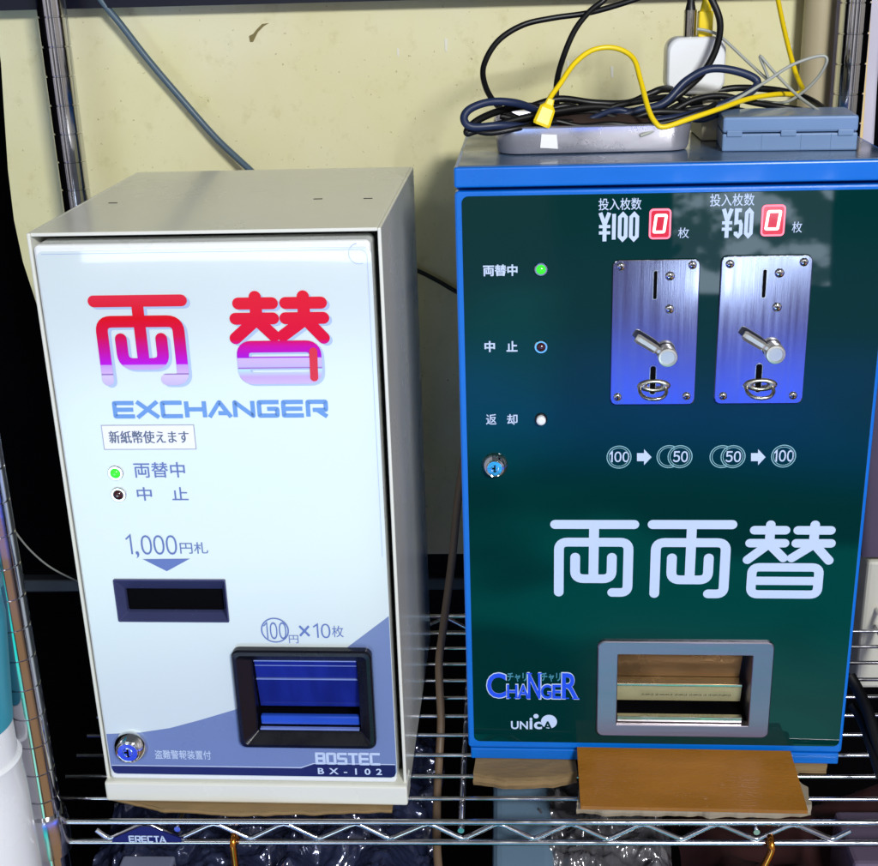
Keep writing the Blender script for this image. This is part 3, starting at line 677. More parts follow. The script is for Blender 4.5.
# coin plates
def screw(mb, u, v, y, r):
    mb.lathe((u, y, v), [(r, .0003), (r, -.0004), (r*.85, -.0011), (r*.5, -.0016), (r*.18, -.0018)], 'y', 20)
def coin_plate(px, sl1, screws, hub, tip, sl2, loop):
    b = GF.box(*px, yG); y1 = yG-.0022
    mb = MB(); plate(*b, .0045, yG+.0002, y1, .0007, mb); o = mb.build('coin_slot_plate', M['brushed'], gm)
    for i, (x, y) in enumerate(screws):
        u, v = GF.at(x, y, y1); m_ = MB(); screw(m_, u, v, y1, .0031 if i < 4 else .0034); so = m_.build('screw', M['chrome'], o)
        m2 = MB(); a = .0016; m2.box((u-a, y1-.00195, v-.0003), (u+a, y1-.0012, v+.0003)); m2.box((u-.0003, y1-.00197, v-a), (u+.0003, y1-.0012, v+a)); m2.build('cross_recess', M['slot_dark'], so)
    s1 = GF.box(*sl1, y1); mb = MB(); g = .0005
    mb.loft([rr(s1[0]-g, s1[1]+g, s1[2]-g, s1[3]+g, .0012, y1+.0003), rr(s1[0]-g, s1[1]+g, s1[2]-g, s1[3]+g, .0012, y1-.0003), rr(*s1, .0009, y1-.0003), rr(*s1, .0009, y1+.0003)], False, False)
    mb.build('slot_rim', M['steel'], o)
    sheet([(p[0], p[2]) for p in rr(*s1, .0009, 0)], y1-.0001).build('coin_slot', M['slot_dark'], o)
    # lever
    hu, hv = GF.at(*hub, y1-.011); tu, tv = GF.at(*tip, y1-.008); r = .0072
    mb = MB(); mb.lathe((hu, y1, hv), [(r*.9, .0), (r*.9, -.004), (r, -.005), (r, -.0100), (r*.93, -.0109), (r*.72, -.0111), (r*.68, -.0105)], 'y', 32)
    lo = cut_sharp(mb.build('return_lever', M['brass_steel'], o))
    d = Vector((tu-hu, tv-hv)); L = d.length; d.normalize(); nrm = Vector((-d.y, d.x))
    def P(s, t_, yy): q = Vector((hu, hv))+d*s+nrm*t_; return (q.x, yy, q.y)
    mb = MB(); loops = []
    for s, w1, ya, yb in ((r*.7, .0026, -.0096, -.0055), (r*1.25, .0026, -.0096, -.0055), (r*1.5, .0031, -.0100, -.006), (L*.92, .0034, -.0090, -.006), (L, .0028, -.0084, -.0064)):
        loops.append([P(s, -w1, y1+yb), P(s, w1*.75, y1+yb), P(s, w1, y1+yb-.001), P(s, w1, y1+(ya+yb)/2), P(s, w1*.3, y1+ya), P(s, -w1*.6, y1+ya), P(s, -w1, y1+ya+.0015)])
    mb.loft(loops); mb.build('lever_arm', M['brass_steel'], lo)
    s2 = GF.box(*sl2, y1); mb = MB()
    mb.loft([rr(s2[0]-g, s2[1]+g, s2[2]-g, s2[3]+g, .0022, y1+.0003), rr(s2[0]-g, s2[1]+g, s2[2]-g, s2[3]+g, .0022, y1-.0004), rr(*s2, .0018, y1-.0004), rr(*s2, .0018, y1+.0003)], False, False)
    mb.build('slot_rim', M['steel'], o)
    sheet([(p[0], p[2]) for p in rr(*s2, .0018, 0)], y1-.00012).build('return_slot', M['slot_dark'], o)
    lu, lv = GF.at(loop[0], loop[1]-1.5, y1); w = .0098
    pts = [(lu-w, y1+.001, lv), (lu-w, y1-.004, lv-.0008), (lu-w*.94, y1-.008, lv-.0022), (lu-w*.6, y1-.0115, lv-.0042), (lu, y1-.0125, lv-.005),
           (lu+w*.6, y1-.0115, lv-.0042), (lu+w*.94, y1-.008, lv-.0022), (lu+w, y1-.004, lv-.0008), (lu+w, y1+.001, lv)]
    MB().tube(catmull(pts, 5), .0014, 10).build('coin_guard', M['steel'], o)
    m3 = MB(); m3.lathe((lu+.001, y1, 0), [(.0125, .0002), (.0118, -.0010), (.0095, -.0020), (.0060, -.0022), (.0050, .0002)], 'y', 28, True, False); m3.v = [(a, b, lv+.0015+c*.42) for a, b, c in m3.v]; m3.build('slot_collar', M['steel'], o)
    return o
coin_plate((611.5, 259, 697, 404), (653.5, 271, 657, 299), [(621, 266.5), (692.5, 265), (617.5, 397), (686.5, 396), (670, 276), (669.5, 309)], (668, 358), (636, 338), (650, 366, 655.5, 394), (652.5, 389))
coin_plate((717.5, 255, 807, 403), (762.5, 269.5, 766, 297.5), [(730, 264), (804, 262), (723, 396), (793, 395.5), (779.5, 273), (777, 307)], (776, 355), (743.5, 335), (755.5, 364, 761.5, 392), (759, 388))
# payout tray
o_ = GF.box(597, 640.5, 771, 735, yG); n_b = GF.box(617, 653.5, 750, 723.5, yG)
mb = MB()
mb.loft([rr(*o_, .0055, yG+.001), rr(*o_, .0055, yG-.0022), rr(o_[0]+.0008, o_[1]-.0008, o_[2]+.0008, o_[3]-.0008, .005, yG-.0030),
         rr(n_b[0]-.0006, n_b[1]+.0006, n_b[2]-.0006, n_b[3]+.0006, .001, yG-.0030), rr(*n_b, .0008, yG-.0024), rr(*n_b, .0008, yG+.05)], False, True)
pt = mb.build('payout_tray', mat('mauve brushed steel', S(165, 158, 172), .36, metal=1, var=.03, bump=.03, bscale=110, stretch=(.4, 1, 14), rvar=.08), gm)
hh = n_b[3]-n_b[2]; U0, U1 = n_b[0]+.0006, n_b[1]-.0006
def slab(y0, v0, y1, v1, th, name, m, ub=None):
    ue = ub or U1
    MB().loft([[(U0, y0, v0), (ue, y0, v0), (ue, y0+th, v0), (U0, y0+th, v0)], [(U0, y1, v1), (ue, y1, v1), (ue, y1+th, v1), (U0, y1+th, v1)]]).build(name, m, pt)
slab(yG+.012, n_b[3]-.0005, yG+.026, n_b[2]+hh*.44, .002, 'chute_plate', M['copper'], U1-.004)
MB().box((U0, yG+.014, n_b[2]+hh*.40), (U1-.003, yG+.028, n_b[2]+hh*.435), .0004).build('chute_edge', M['steel'], pt)
slab(yG+.016, n_b[2]+hh*.40, yG+.020, n_b[2]+hh*.14, .0015, 'notice_strip', M['khaki'], U1-.003)
text_mesh('・ー・・ーー・・ー・・ー・・・ー・ー・', (U0+.022, U1-.012, n_b[2]+hh*.25, n_b[2]+hh*.285), yG+.0155, 'lettering', mat('worn brown print', S(95, 85, 50), .5), pt, .0)
MB().box((U0, yG+.001, n_b[2]+.0004), (U1-.004, yG+.006, n_b[2]+hh*.085), .0005).build('tray_lip', M['steel'], pt)
MB().box((U0, yG+.006, n_b[2]+.0004), (U1, yG+.045, n_b[2]+.0012)).build('tray_floor', M['slot_dark'], pt)
hole = [(o_[0]+.002, o_[2]+.002, o_[1]-.002, o_[3]-.002)]
gcab = [c for c in gm.children if c.name.startswith('cabinet')][0]
for t_ in (gdo, gpo, gcab): bool_cut(t_, hole)
# logos
def logo(word_boxes):
    out = MB()
    for ch, bx in word_boxes:
        text_mesh(ch, GF.box(bx[0]-.9, bx[1]-.9, bx[2]+.9, bx[3]+.9, yG), yG-.0002, 'lettering_outline', M['pale_print'], gm, .03)
        text_mesh(ch, GF.box(*bx, yG), yG-.0004, 'lettering', M['logo_blue'], gm, .018)
logo([('C', (487, 673, 506, 697.5)), ('H', (507, 684.5, 517.5, 698)), ('A', (517.5, 684.5, 529, 698)), ('N', (528, 673, 540.5, 698.5)),
      ('G', (541, 684.5, 551.5, 698.5)), ('E', (552.5, 684.5, 561, 698.5)), ('R', (562, 673, 578.5, 698.5))])
gt('チャリ', (507, 672.5, 527, 681.5), m='logo_teal', bold=.03); gt('チャリ', (541, 672.5, 560.5, 681.5), m='logo_teal', bold=.03)
# serif feet of the logo capitals
mb = MB()
for x0, x1, y in ((562, 569, 698), (572, 579.5, 698.3), (506.5, 511, 697.6), (514, 518.5, 697.6), (526.5, 532, 673.3), (537.5, 542, 673.3), (516.5, 521, 697.6), (526, 530, 697.6)):
    a, b = GF.at(x0, y, yG), GF.at(x1, y, yG); ribbon(mb, [a, b], .0011, yG-.00045, cap='flat')
mb.build('lettering_serif', M['logo_blue'], gm)
gt('UN', (511, 721, 528, 729), bold=.02); gt('i', (529.5, 717.5, 532.5, 729), bold=.04)
gt('c', (534, 721.5, 542, 729), bold=.03)
def disc(px, py, rpx, dy, m, nm):
    c = GF.at(px, py, yG); r = GF.rad(px, py, rpx, yG)
    sheet([(c[0]+r*math.cos(R_(a)), c[1]+r*math.sin(R_(a))) for a in range(0, 360, 12)], yG-dy).build(nm, m, gm)
disc(549, 721.5, 8, .0003, M['pale_print'], 'logo_disc'); disc(536, 716, 2.6, .0003, M['pale_print'], 'logo_dot')
text_mesh('A', GF.box(543, 721, 552.5, 729.5, yG), yG-.0005, 'lettering', M['green_panel'], gm, .03)

# ================================================================ CARDBOARD AND BROWN BOARD
def ragged(outline, z0, z1, name, m, label, cat, amp=.0015, n=14):
    P = []
    for i in range(len(outline)):
        a, b = Vector(outline[i]), Vector(outline[(i+1) % len(outline)])
        for k in range(n):
            p = a.lerp(b, k/n); q_ = noise.noise(Vector((p.x*90, p.y*90, z0*50)))*amp; P.append((p.x+q_*.5, p.y+q_))
    mb = MB()
    mb.loft([[(x, y, z0+noise.noise(Vector((x*60, y*60, 3)))*.0004) for x, y in P], [(x-.0004, y-.0006, (z0*2+z1)/3) for x, y in P], [(x+.0003, y+.0003, (z0+2*z1)/3) for x, y in P], [(x, y, z1) for x, y in P]])
    return tag(mb.build(name, m), label, cat)
c0 = PZ(109, 801, .004); c1 = PZ(392, 809, .004)
ragged([(c0.x, c0.y+.006), (.05, .008), (.12, .0035), (.17, .006), (c1.x, c1.y), (.236, .26), (.006, .26)], .0002, .0046, 'cardboard', M['cardboard'],
       'flattened tan cardboard sheet lying under the white money changer', 'cardboard')
ragged([(.3035, .047), (.33, .041), (.37, .043), (.39, .05), (.39, .25), (.32, .25)], .0002, .0116, 'cardboard', M['cardboard'],
       'torn tan cardboard block under the left corner of the green changer', 'cardboard')
ragged([(.388, .010), (.42, .006), (.47, .0075), (.52, .0055), (.574, .008), (.576, .030), (.560, .056), (.395, .056)], .0002, .0105, 'cardboard', mat('pale crushed cardboard', S(150, 138, 118), .8, var=.3, vscale=60, bump=.6, bscale=150),
       'crushed pale cardboard flap sticking out beneath the brown board', 'cardboard', .005)
ragged([(.40, .064), (.60, .064), (.60, .30), (.40, .30)], .0002, .0112, 'cardboard', M['cardboard'], 'tan cardboard layer under the right end of the green changer', 'cardboard')
bz = [PY(577, 747, .0605), PY(790.5, 751, .0565), PZ(808, 810.5, .0125), PZ(580.5, 806, .0125)]
mb = MB(); th = Vector((0, .0008, .0026))
lo = [[p-th for p in bz], [p for p in bz]]
mb.loft(lo)
brown = tag(mb.build('brown_board', M['board_brown']), 'shiny brown board leaning with its rear edge on the base of the green changer', 'board')
bvm = brown.modifiers.new('bevel', 'BEVEL'); bvm.width = .0006; bvm.segments = 2

# ================================================================ ON TOP OF THE GREEN CHANGER
ZTOP = GX[2]+GH+.0005
# metal tray
ta = PZ(497, 156, ZTOP); tb = PZ(692, 152.5, ZTOP); tz = PY(497, 128, ta.y).z
def trr(grow, z, r, d=.105):
    x0, x1, y0, y1 = ta.x-grow, tb.x+grow, ta.y-grow, ta.y+d+grow; L = []
    for cx, cy, a0 in ((x1-r, y1-r, 0), (x0+r, y1-r, 90), (x0+r, y0+r, 180), (x1-r, y0+r, 270)):
        for k in range(8): a = R_(a0+90*k/7); L.append((cx+r*math.cos(a), cy+r*math.sin(a), z))
    return L
mb = MB(); r0 = .016
mb.loft([trr(-.004, ZTOP, r0), trr(-.001, ZTOP+.001, r0), trr(0, ZTOP+.004, r0), trr(.0015, tz-.001, r0), trr(.0025, tz, r0), trr(.001, tz+.0004, r0), trr(.0002, tz-.001, r0), trr(-.002, ZTOP+.003, r0)], True, True, True, True)
tray_o = tag(cut_sharp(mb.build('metal_tray', M['tray_steel'])), 'shallow rounded pale metal tray holding coiled cables on the green changer', 'tray')
s0 = PY(541.5, 134, ta.y-.002); s1 = PY(558, 149, ta.y-.002)
MB().loft([[(s0.x, ta.y-.0026, s0.z), (s1.x-.001, ta.y-.0026, s0.z-.0008), (s1.x, ta.y-.0010, s1.z), (s0.x-.001, ta.y-.0010, s1.z+.001)], [(s0.x, ta.y-.0022, s0.z), (s1.x-.001, ta.y-.0022, s0.z-.0008), (s1.x, ta.y-.0006, s1.z), (s0.x-.001, ta.y-.0006, s1.z+.001)]]).build('sticker', M['sticker'], tray_o)
# a brown cloth lump under the cables
mb = MB()
bx = (ta.x+.012, tb.x-.012, ta.y+.012, ta.y+.09)
g = 16; vs = []; fs = []
for i in range(g+1):
    for j in range(g+1):
        x = bx[0]+(bx[1]-bx[0])*i/g; y = bx[2]+(bx[3]-bx[2])*j/g
        e = math.sin(math.pi*i/g)*math.sin(math.pi*j/g)
        vs.append((x, y, ZTOP+.004+.023*e**.25+.007*noise.noise(Vector((x*45, y*45, 1)))*e))
for i in range(g):
    for j in range(g): fs.append([i*(g+1)+j, (i+1)*(g+1)+j, (i+1)*(g+1)+j+1, i*(g+1)+j+1])
mb.add(vs, fs, True); tag(mb.build('cloth', mat('dark brown cloth', S(52, 36, 30), .8, var=.3)), 'dark brown cloth lump beneath the cables in the metal tray', 'cloth')

def cable(pts, r, m, name, label, cat='cable', n=8):
    return tag(MB().tube(catmull([PY(*p) for p in pts], n), r, 10).build(name, m), label, cat)
cable([(612, -14, .25), (604, 0, .25), (590, 11, .245), (575, 30, .235), (563, 58, .22), (556.5, 85, .20), (558, 112, .19), (566, 124, .18)], .0024, M['black_rubber'], 'cable', 'black cable dropping steeply from above into the metal tray, beside the yellow arch')
cable([(660, -12, .25), (633, 0, .25), (590, 12.5, .252), (553, 18, .25), (523, 25, .245), (498, 41, .235), (484, 65, .22), (485, 85, .205), (496, 104, .19), (515, 117, .18), (540, 124, .17)], .0024, M['black_rubber'], 'cable', 'black cable making the wide open loop above the left end of the tray')
cable([(545, 118, .15), (535, 110, .14), (515, 103, .125), (490, 102, .118), (470, 109, .112), (464, 119, .108), (472.5, 127, .106), (503, 125.5, .110), (540, 128, .125), (570, 124, .14)], .0030, M['navy_rubber'], 'cable', 'navy cable bent in a flat loop over the left rim of the tray')
cable([(560, 112, .16), (530, 106, .15), (503, 110, .135), (482, 118, .12), (470, 126.5, .112), (467, 133, .110), (477, 130.5, .112), (515, 120, .125), (565, 110, .14), (600, 107, .15), (622, 112, .155), (636, 119, .16)], .0027, M['black_rubber'], 'cable', 'black cable sagging lowest over the left rim of the tray')
cable([(533, 106, .18), (560, 99, .185), (595, 103, .19), (628, 103, .19), (650, 94, .19), (667, 89, .20), (700, 94, .26), (735, 88, .27), (775, 90, .26), (800, 96, .25), (815, 103, .23), (828, 113, .20)], .0029, M['black_rubber'], 'cable', 'long black cable running behind the white adapter to the blue case')
cable([(703, -14, .20), (712, 0, .20), (720, 22, .195), (717, 46, .185), (705, 70, .175), (686, 89, .165), (664, 105, .160), (640, 112, .155), (612, 117, .15), (585, 119, .15)], .0027, M['black_rubber'], 'cable', 'black cable curving down in front of the white adapter')
cable([(600, 121, .15), (620, 116, .15), (640, 110, .15), (664, 103, .15), (686, 81, .155), (710, 69, .16), (737.5, 71.5, .16), (757, 81, .16), (748, 93.5, .155), (716, 107, .15), (681, 117, .145), (650, 121, .14)], .0031, M['navy_rubber'], 'cable', 'navy cable folded in a long loop to the right of the adapter')
cable([(650, 119, .145), (672, 111, .15), (694, 100, .155), (721, 96, .16), (756, 103, .165), (780, 107, .17), (800, 110, .17), (815, 116, .17)], .0025, M['black_rubber'], 'cable', 'short black cable passing low above the blue plastic case')
cable([(600, 118, .17), (575, 112, .165), (548, 117, .155), (590, 112, .15), (625, 119, .145), (655, 112, .145), (690, 113, .15)], .0026, M['black_rubber'], 'cable', 'black cable tangled in the middle of the tray')
cable([(506, 122, .15), (535, 116, .15), (570, 119, .16), (610, 113, .165), (650, 117, .17), (676, 106, .175), (690, 99, .18)], .0020, M['black_rubber'], 'cable', 'thin black cable lying straight across the tray behind the yellow plug')
cable([(520, 126, .125), (552, 121, .13), (580, 126, .13), (612, 124, .128), (640, 126, .13), (672, 121, .135), (700, 112, .14), (716, 104, .15)], .0022, M['black_rubber'], 'cable', 'black cable snaking along the front rim of the tray')
cable([(566, 127, .14), (590, 119, .14), (618, 110, .15), (645, 118, .15), (668, 113, .16), (700, 120, .15), (724, 111, .15)], .0022, M['navy_rubber'], 'cable', 'short navy cable wound low in the tray under the yellow cable')
cable([(480, 124, .118), (474, 129, .112), (490, 133, .108), (520, 128, .112), (556, 122, .13), (590, 124, .135), (625, 128, .13), (660, 123, .135), (690, 118, .145)], .0022, M['black_rubber'], 'cable', 'black cable drooping over the front of the tray at its left corner')
cable([(540, 113, .15), (566, 106, .155), (594, 112, .15), (620, 105, .155), (648, 100, .165), (672, 97, .175), (696, 104, .17), (720, 101, .17)], .0025, M['black_rubber'], 'cable', 'black cable forming the topmost ridge of the tangle left of the adapter')
cable([(500, 116, .14), (530, 121, .14), (560, 116, .15), (580, 108, .16), (604, 116, .155), (630, 123, .145), (652, 115, .15), (676, 112, .155), (704, 108, .16), (730, 109, .16), (752, 113, .16)], .0024, M['black_rubber'], 'cable', 'black cable weaving through the tangle toward the blue case')
yc = cable([(547, 107, .118), (550, 98, .125), (560, 84, .135), (575, 63, .15), (593, 50, .158), (615, 48, .16), (633, 58, .155), (640.5, 80, .14), (648, 108, .118), (655, 122, .108), (664, 127, .106), (689, 119, .112), (716, 110, .125), (748, 99, .15), (775, 94.5, .17), (795, 94, .19), (802.5, 90.5, .20), (799, 81, .21), (794, 68, .22), (785, 33, .25), (778, 0, .28), (775, -15, .29)], .0020, M['yellow_rubber'], 'network_cable', 'yellow network cable arching out of the tray with a plug at its left end')
p0 = PY(549, 104, .116); p1 = PY(541, 125, .112)
d = (p1-p0).normalized(); sx = d.cross(Vector((0, -1, 0))).normalized(); sy = Vector((0, 1, 0))
def oct_(p, w, h): return [p+sx*w*a+sy*h*b for a, b in ((-1, -.7), (-.7, -1), (.7, -1), (1, -.7), (1, .7), (.7, 1), (-.7, 1), (-1, .7))]
MB().loft([oct_(p0-d*.004, .0026, .0026), oct_(p0, .0032, .003), oct_(p0+d*.003, .0058, .0042), oct_(p0+d*.013, .0064, .0045), oct_(p1-d*.002, .0066, .0045), oct_(p1, .0060, .004)]).build('plug', M['yellow_rubber'], yc)
gcab_ = cable([(697, 29, .205), (708, 31, .205), (721, 37, .2), (748, 62, .19), (767, 79, .18), (766, 72, .178), (760, 56, .178), (775, 73, .172), (797, 95, .16), (819, 111, .14), (826, 116, .135)], .0012, M['grey_rubber'], 'cable', 'thin grey wire with a sharp kink above the blue case', n=6)
cable([(640, 136, .11), (668, 126, .115), (694, 119, .12), (729, 103, .14), (762, 84, .155), (792, 65, .165), (819, 56, .17), (827, 60, .17), (819, 76, .175), (803, 92, .18), (784, 102.5, .185), (759, 101, .19)], .0012, M['grey_rubber'], 'cable', 'thin pale wire curling in a loop in front of the right rear post')
# adapter on a cream box
ax0 = PY(668, 38, .205); ax1 = PY(724.5, 94, .205)
ad = MB(); r_ = .0105
def arr(y, g): return rr(ax0.x+g, ax1.x-g, ax1.z+g, ax0.z-g, r_-g*.5, y, 8)
ad.loft([arr(.232, .002), arr(.231, .0006), arr(.229, 0), arr(.208, 0), arr(.2062, .0006), arr(.205, .002)], True, True, True, True)
adp = tag(cut_sharp(ad.build('power_adapter', M['white_plastic'])), 'white rounded square adapter standing upright behind the cables', 'adapter')
k0 = PY(689.5, 37, .216)
MB().tube([(k0.x, .216, ax0.z-.001), (k0.x, .216, ax0.z+.020)], .0050, 20).build('plug', M['steel'], adp)
MB().tube([(k0.x, .216, ax0.z+.020), (k0.x, .216, ax0.z+.026), (k0.x+.0004, .216, ax0.z+.032), (k0.x+.001, .217, ax0.z+.05)], [.0042, .0030, .0034, .0024], 14).build('cord', M['black_rubber'], adp)
k1 = PY(704.5, 37, .216)
MB().box((k1.x-.0056, .211, ax0.z-.001), (k1.x+.0056, .222, ax0.z+.019), .0012).build('plug', M['yellow_rubber'], adp)
MB().tube([(k1.x, .216, ax0.z+.018), (k1.x+.0004, .216, ax0.z+.026), (k1.x+.0014, .216, ax0.z+.034), (k1.x+.002, .216, ax0.z+.06)], [.0046, .0034, .0026, .0023], 12).build('cord', M['yellow_rubber'], adp)
q0 = PZ(701, 141, ZTOP); q1 = PZ(739, 140.5, ZTOP); hz = PY(701, 106, q0.y).z
cb = tag(MB().box((q0.x, q0.y, ZTOP), (q1.x, q0.y+.06, max(hz, ax1.z-.0005)), .0015).build('junction_box', M['cream_plastic']), 'small cream plastic box under the white adapter', 'box')
n0 = PY(712.5, 119, q0.y); n1 = PY(721.5, 130, q0.y)
MB().box((n0.x, q0.y-.0008, n1.z), (n1.x, q0.y+.001, n0.z), .0004).build('label_tab', mat('pale grey tab', S(190, 190, 180), .5), cb)
cb2 = PZ(668, 141, ZTOP)
# blue case
e0 = PZ(722.5, 152.5, ZTOP); e1 = PZ(858, 151, ZTOP); hz = PY(722, 118, e0.y).z
case = empty('plastic_case', ((e0.x+e1.x)/2, e0.y, ZTOP), math.atan2(e1.y-e0.y, e1.x-e0.x), 'powder blue plastic case with three hinge tabs at the right end of the lid', 'case')
L2 = (e1-e0).length/2; hc = hz-ZTOP; mid = hc*.52
MB().box((-L2, 0, 0), (L2, .055, mid-.0002), .0012).build('case_bottom', M['case_blue'], case)
MB().box((-L2, .0002, mid+.0004), (L2, .055, hc), .0018).build('case_lid', M['case_blue'], case)
for x in (-.82, -.02, .82):
    MB().box((x*L2-.0055, -.0012, mid-.0022), (x*L2+.0055, .002, mid+.0022), .0006).build('hinge_tab', M['case_blue'], case)
for x in (-.4, .18, .62):
    MB().box((x*L2-.0005, -.0003, .001), (x*L2+.0005, .002, mid-.001), .0001).build('rib', M['case_blue'], case)

# ================================================================ THINGS AROUND
# blue grey cable on the wall above the white changer
cable([(92, -18, .395), (101, 0, .397), (122, 26, .400), (150, 62, .404), (185, 103, .406), (215, 137, .404), (238, 159, .400), (252, 172, .396), (268, 190, .39)], .0033, M['steel_blue_rubber'], 'cable', 'blue grey cable sloping across the cream wall above the white changer')
cable([(392, 262, .412), (418, 271, .412), (438, 281, .412), (457, 292, .412), (480, 303, .412)], .0022, M['black_rubber'], 'cable', 'black cable on the wall in the gap between the two changers')
cable([(470, 420, .19), (458, 500, .19), (452, 560, .185), (443, 630, .17), (439, 665, .16), (441, 720, .14), (439, 760, .12), (437, 800, .09), (437, 850, .05), (441, 890, .02)], .0038, M['brown_rubber'], 'cable', 'brown cord hanging between the changers down through the shelf wires')
cable([(8, 518, .06), (14, 530, .07), (30, 550, .09), (50, 567, .11), (75, 580, .13), (95, 588, .15)], .0008, M['grey_rubber'], 'cable', 'thin pale wire in the dark gap left of the white changer')
cable([(850, 676, .10), (858, 690, .09), (868, 712, .07), (876, 738, .05), (884, 765, .03)], .0048, M['black_rubber'], 'cable', 'thick black cord beside the lower right edge of the green changer')
cable([(852, 705, .09), (862, 722, .075), (870, 745, .05), (880, 776, .02)], .0036, M['black_rubber'], 'cable', 'thinner black cord just below the thick one at the right')
# rolled film behind the right rear post
c0 = PY(800, 60, .40); c1 = PY(832, 60, .40)
mb = MB(); R2 = (c1.x-c0.x)/2
prof = [(R2*1.0, .40), (R2*1.01, .48), (R2*.99, .56), (R2, .64), (R2, .9)]
mb.lathe(((c0.x+c1.x)/2, .398, 0), prof, 'z', 30)
tag(mb.build('plastic_pipe', mat('beige pipe', S(186, 172, 140), .4, var=.12, vscale=9, coat=.2)), 'beige upright pipe beside the right rear post', 'pipe')
def sheet3(name, P, m, label, cat, t_=.002, amp=.003, ny=14, nx=4):
    """thin hanging sheet between a left edge and right edge"""
    (a, b), (c, d) = P; vs = []; fs = []; mb = MB(); L = []
    for j in range(ny+1):
        l0 = a.lerp(b, j/ny); r0 = c.lerp(d, j/ny); row = []
        for i in range(nx+1):
            p = l0.lerp(r0, i/nx); row.append(Vector((p.x, p.y+amp*noise.noise(Vector((p.x*40, p.z*18, 2))), p.z)))
        L.append(row)
    loops = [r+[q_+Vector((0, t_, 0)) for q_ in r[::-1]] for r in L]
    mb.loft(loops, True, True, True, True)
    return tag(mb.build(name, m), label, cat)
sheet3('plastic_film', ((PY(832, -20, .392), PY(826, 150, .392)), (PY(846, -20, .392), PY(838, 150, .392))), M['film'], 'strip of milky plastic film between beige pipe and right rear post', 'plastic film')
sheet3('plastic_sheet', ((PY(869, -20, .385), PY(858, 150, .385)), (PY(885, -20, .385), PY(873, 150, .385))), M['film'], 'milky plastic sheet hanging to the right of the right rear post', 'plastic sheet')
sheet3('yellow_strip', ((PY(870, -20, .376), PY(859.5, 140, .376)), (PY(873, -20, .376), PY(862.5, 140, .376))), mat('pale yellow strip', S(235, 205, 140), .5), 'narrow pale yellow strip along the right rear post', 'strip', amp=.001)
# right edge: lilac panel over a white pole
a = PY(850, 320, .34); b_ = PY(861, 557, .34)
sheet3('partition', ((PY(866, 300, .34), PY(862, 557, .34)), (PY(905, 300, .34), PY(900, 557, .34))), M['lilac_panel'], 'lilac grey partition at the right edge behind the green changer', 'partition', .006, .001)
pz0 = PY(869, 556, .36); 
MB_ = MB(); MB_.box((PY(862, 600, .36).x, .352, -.10), (PY(862, 600, .36).x+.045, .395, pz0.z-.002), .004)
tag(MB_.build('white_post', mat('cream post paint', S(225, 222, 205), .4, var=.05)), 'cream white square post below the lilac partition at the right', 'post')
# bottle at the lower left
YB = -.035; bp = PY(-16, 830, YB); top = PY(10, 757, YB).z; RB = PY(34, 850, YB).x-bp.x
ex = lambda x, y: PY(x, y, YB).x-bp.x
zc = lambda y: PY(5, y, YB).z
mb = MB(); rn = ex(13, 745); rc_ = ex(10, 722); rd = ex(2, 622)
mb.lathe((bp.x, YB, 0), [(RB*1.02, top-.22), (RB*1.02, top-.03), (RB*.99, top-.010), ((RB+rn)/2+.002, top-.002), (rn+.0015, top), (rn, top-.001), (rn, zc(725)), (rn*.9, zc(725))], 'z', 48)
bot = tag(cut_sharp(mb.build('bottle', M['white_plastic'])), 'white plastic bottle with cyan top at the lower left, in front of the post', 'bottle')
mb = MB(); mb.lathe((bp.x, YB, 0), [(rc_*.9, zc(725)), (rc_, zc(724)), (rc_, zc(722)), (rd, zc(622)), (rd*.98, zc(602)), (rd*.9, zc(598)), (rd*.6, zc(596))], 'z', 48)
cut_sharp(mb.build('cap', M['cyan_plastic'], bot))

# below the shelf -------------------------------------------------
def crumple(name, c0, c1, z, amp, m, label, cat, fr=22, n=60, bub=0, sag=.03, seed=0, flat=False):
    mb = MB(); vs = []; fs = []
    for i in range(n+1):
        for j in range(n+1):
            x = c0[0]+(c1[0]-c0[0])*i/n; y = c0[1]+(c1[1]-c0[1])*j/n
            h = noise.hetero_terrain(Vector((x*fr, y*fr, seed)), 1, 2.1, 4, .6)*amp
            rdg = abs(noise.noise(Vector((x*fr*.9, y*fr*1.1, seed+5))))*amp*1.4
            if bub:
                a = x/bub; b = y/bub*1.15; rw = math.floor(b); a += .5*(rw % 2)
                dx = a-math.floor(a)-.5; dy = b-rw-.5; h += max(0, .2-(dx*dx+dy*dy))*bub*1.2
            e = min(i, n-i, j, n-j)/n
            vs.append((x+amp*.6*noise.noise(Vector((y*30, x*30, seed+2))), y, z+h-rdg-sag*max(0, .12-e)/.12))
    for i in range(n):
        for j in range(n): fs.append([i*(n+1)+j, (i+1)*(n+1)+j, (i+1)*(n+1)+j+1, i*(n+1)+j+1])
    mb.add(vs, fs, not flat); return tag(mb.build(name, m), label, cat)
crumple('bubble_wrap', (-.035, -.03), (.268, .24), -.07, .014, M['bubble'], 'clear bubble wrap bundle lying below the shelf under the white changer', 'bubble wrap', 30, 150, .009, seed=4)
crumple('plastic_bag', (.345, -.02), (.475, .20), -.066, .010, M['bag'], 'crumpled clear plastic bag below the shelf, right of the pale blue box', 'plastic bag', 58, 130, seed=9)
x0 = PY(492, 866, -.01).x; x1 = PY(556, 866, -.01).x
bb = MB(); bb.box((x0, 0.0, -.25), (x1, .20, -.052), .008, 3)
tag(bb.build('carton', M['bag_blue']), 'pale blue box standing below the shelf under the green changer', 'box')
mb = MB(); xa, xb = PY(109, 860, -.02).x, PY(163, 860, -.02).x
mb.box((xa, -.012, -.3), (xb, .012, -.046), .002)
rb_ = tag(mb.build('ribbed_case', M['ribbed']), 'grey ribbed plastic case below the name plate', 'case')
for k in range(14):
    z = -.049-.0045*k; MB().box((xa+.003, -.0135, z-.0012), (xb-.003, -.011, z+.0006), .0004).build('rib', M['ribbed'], rb_)
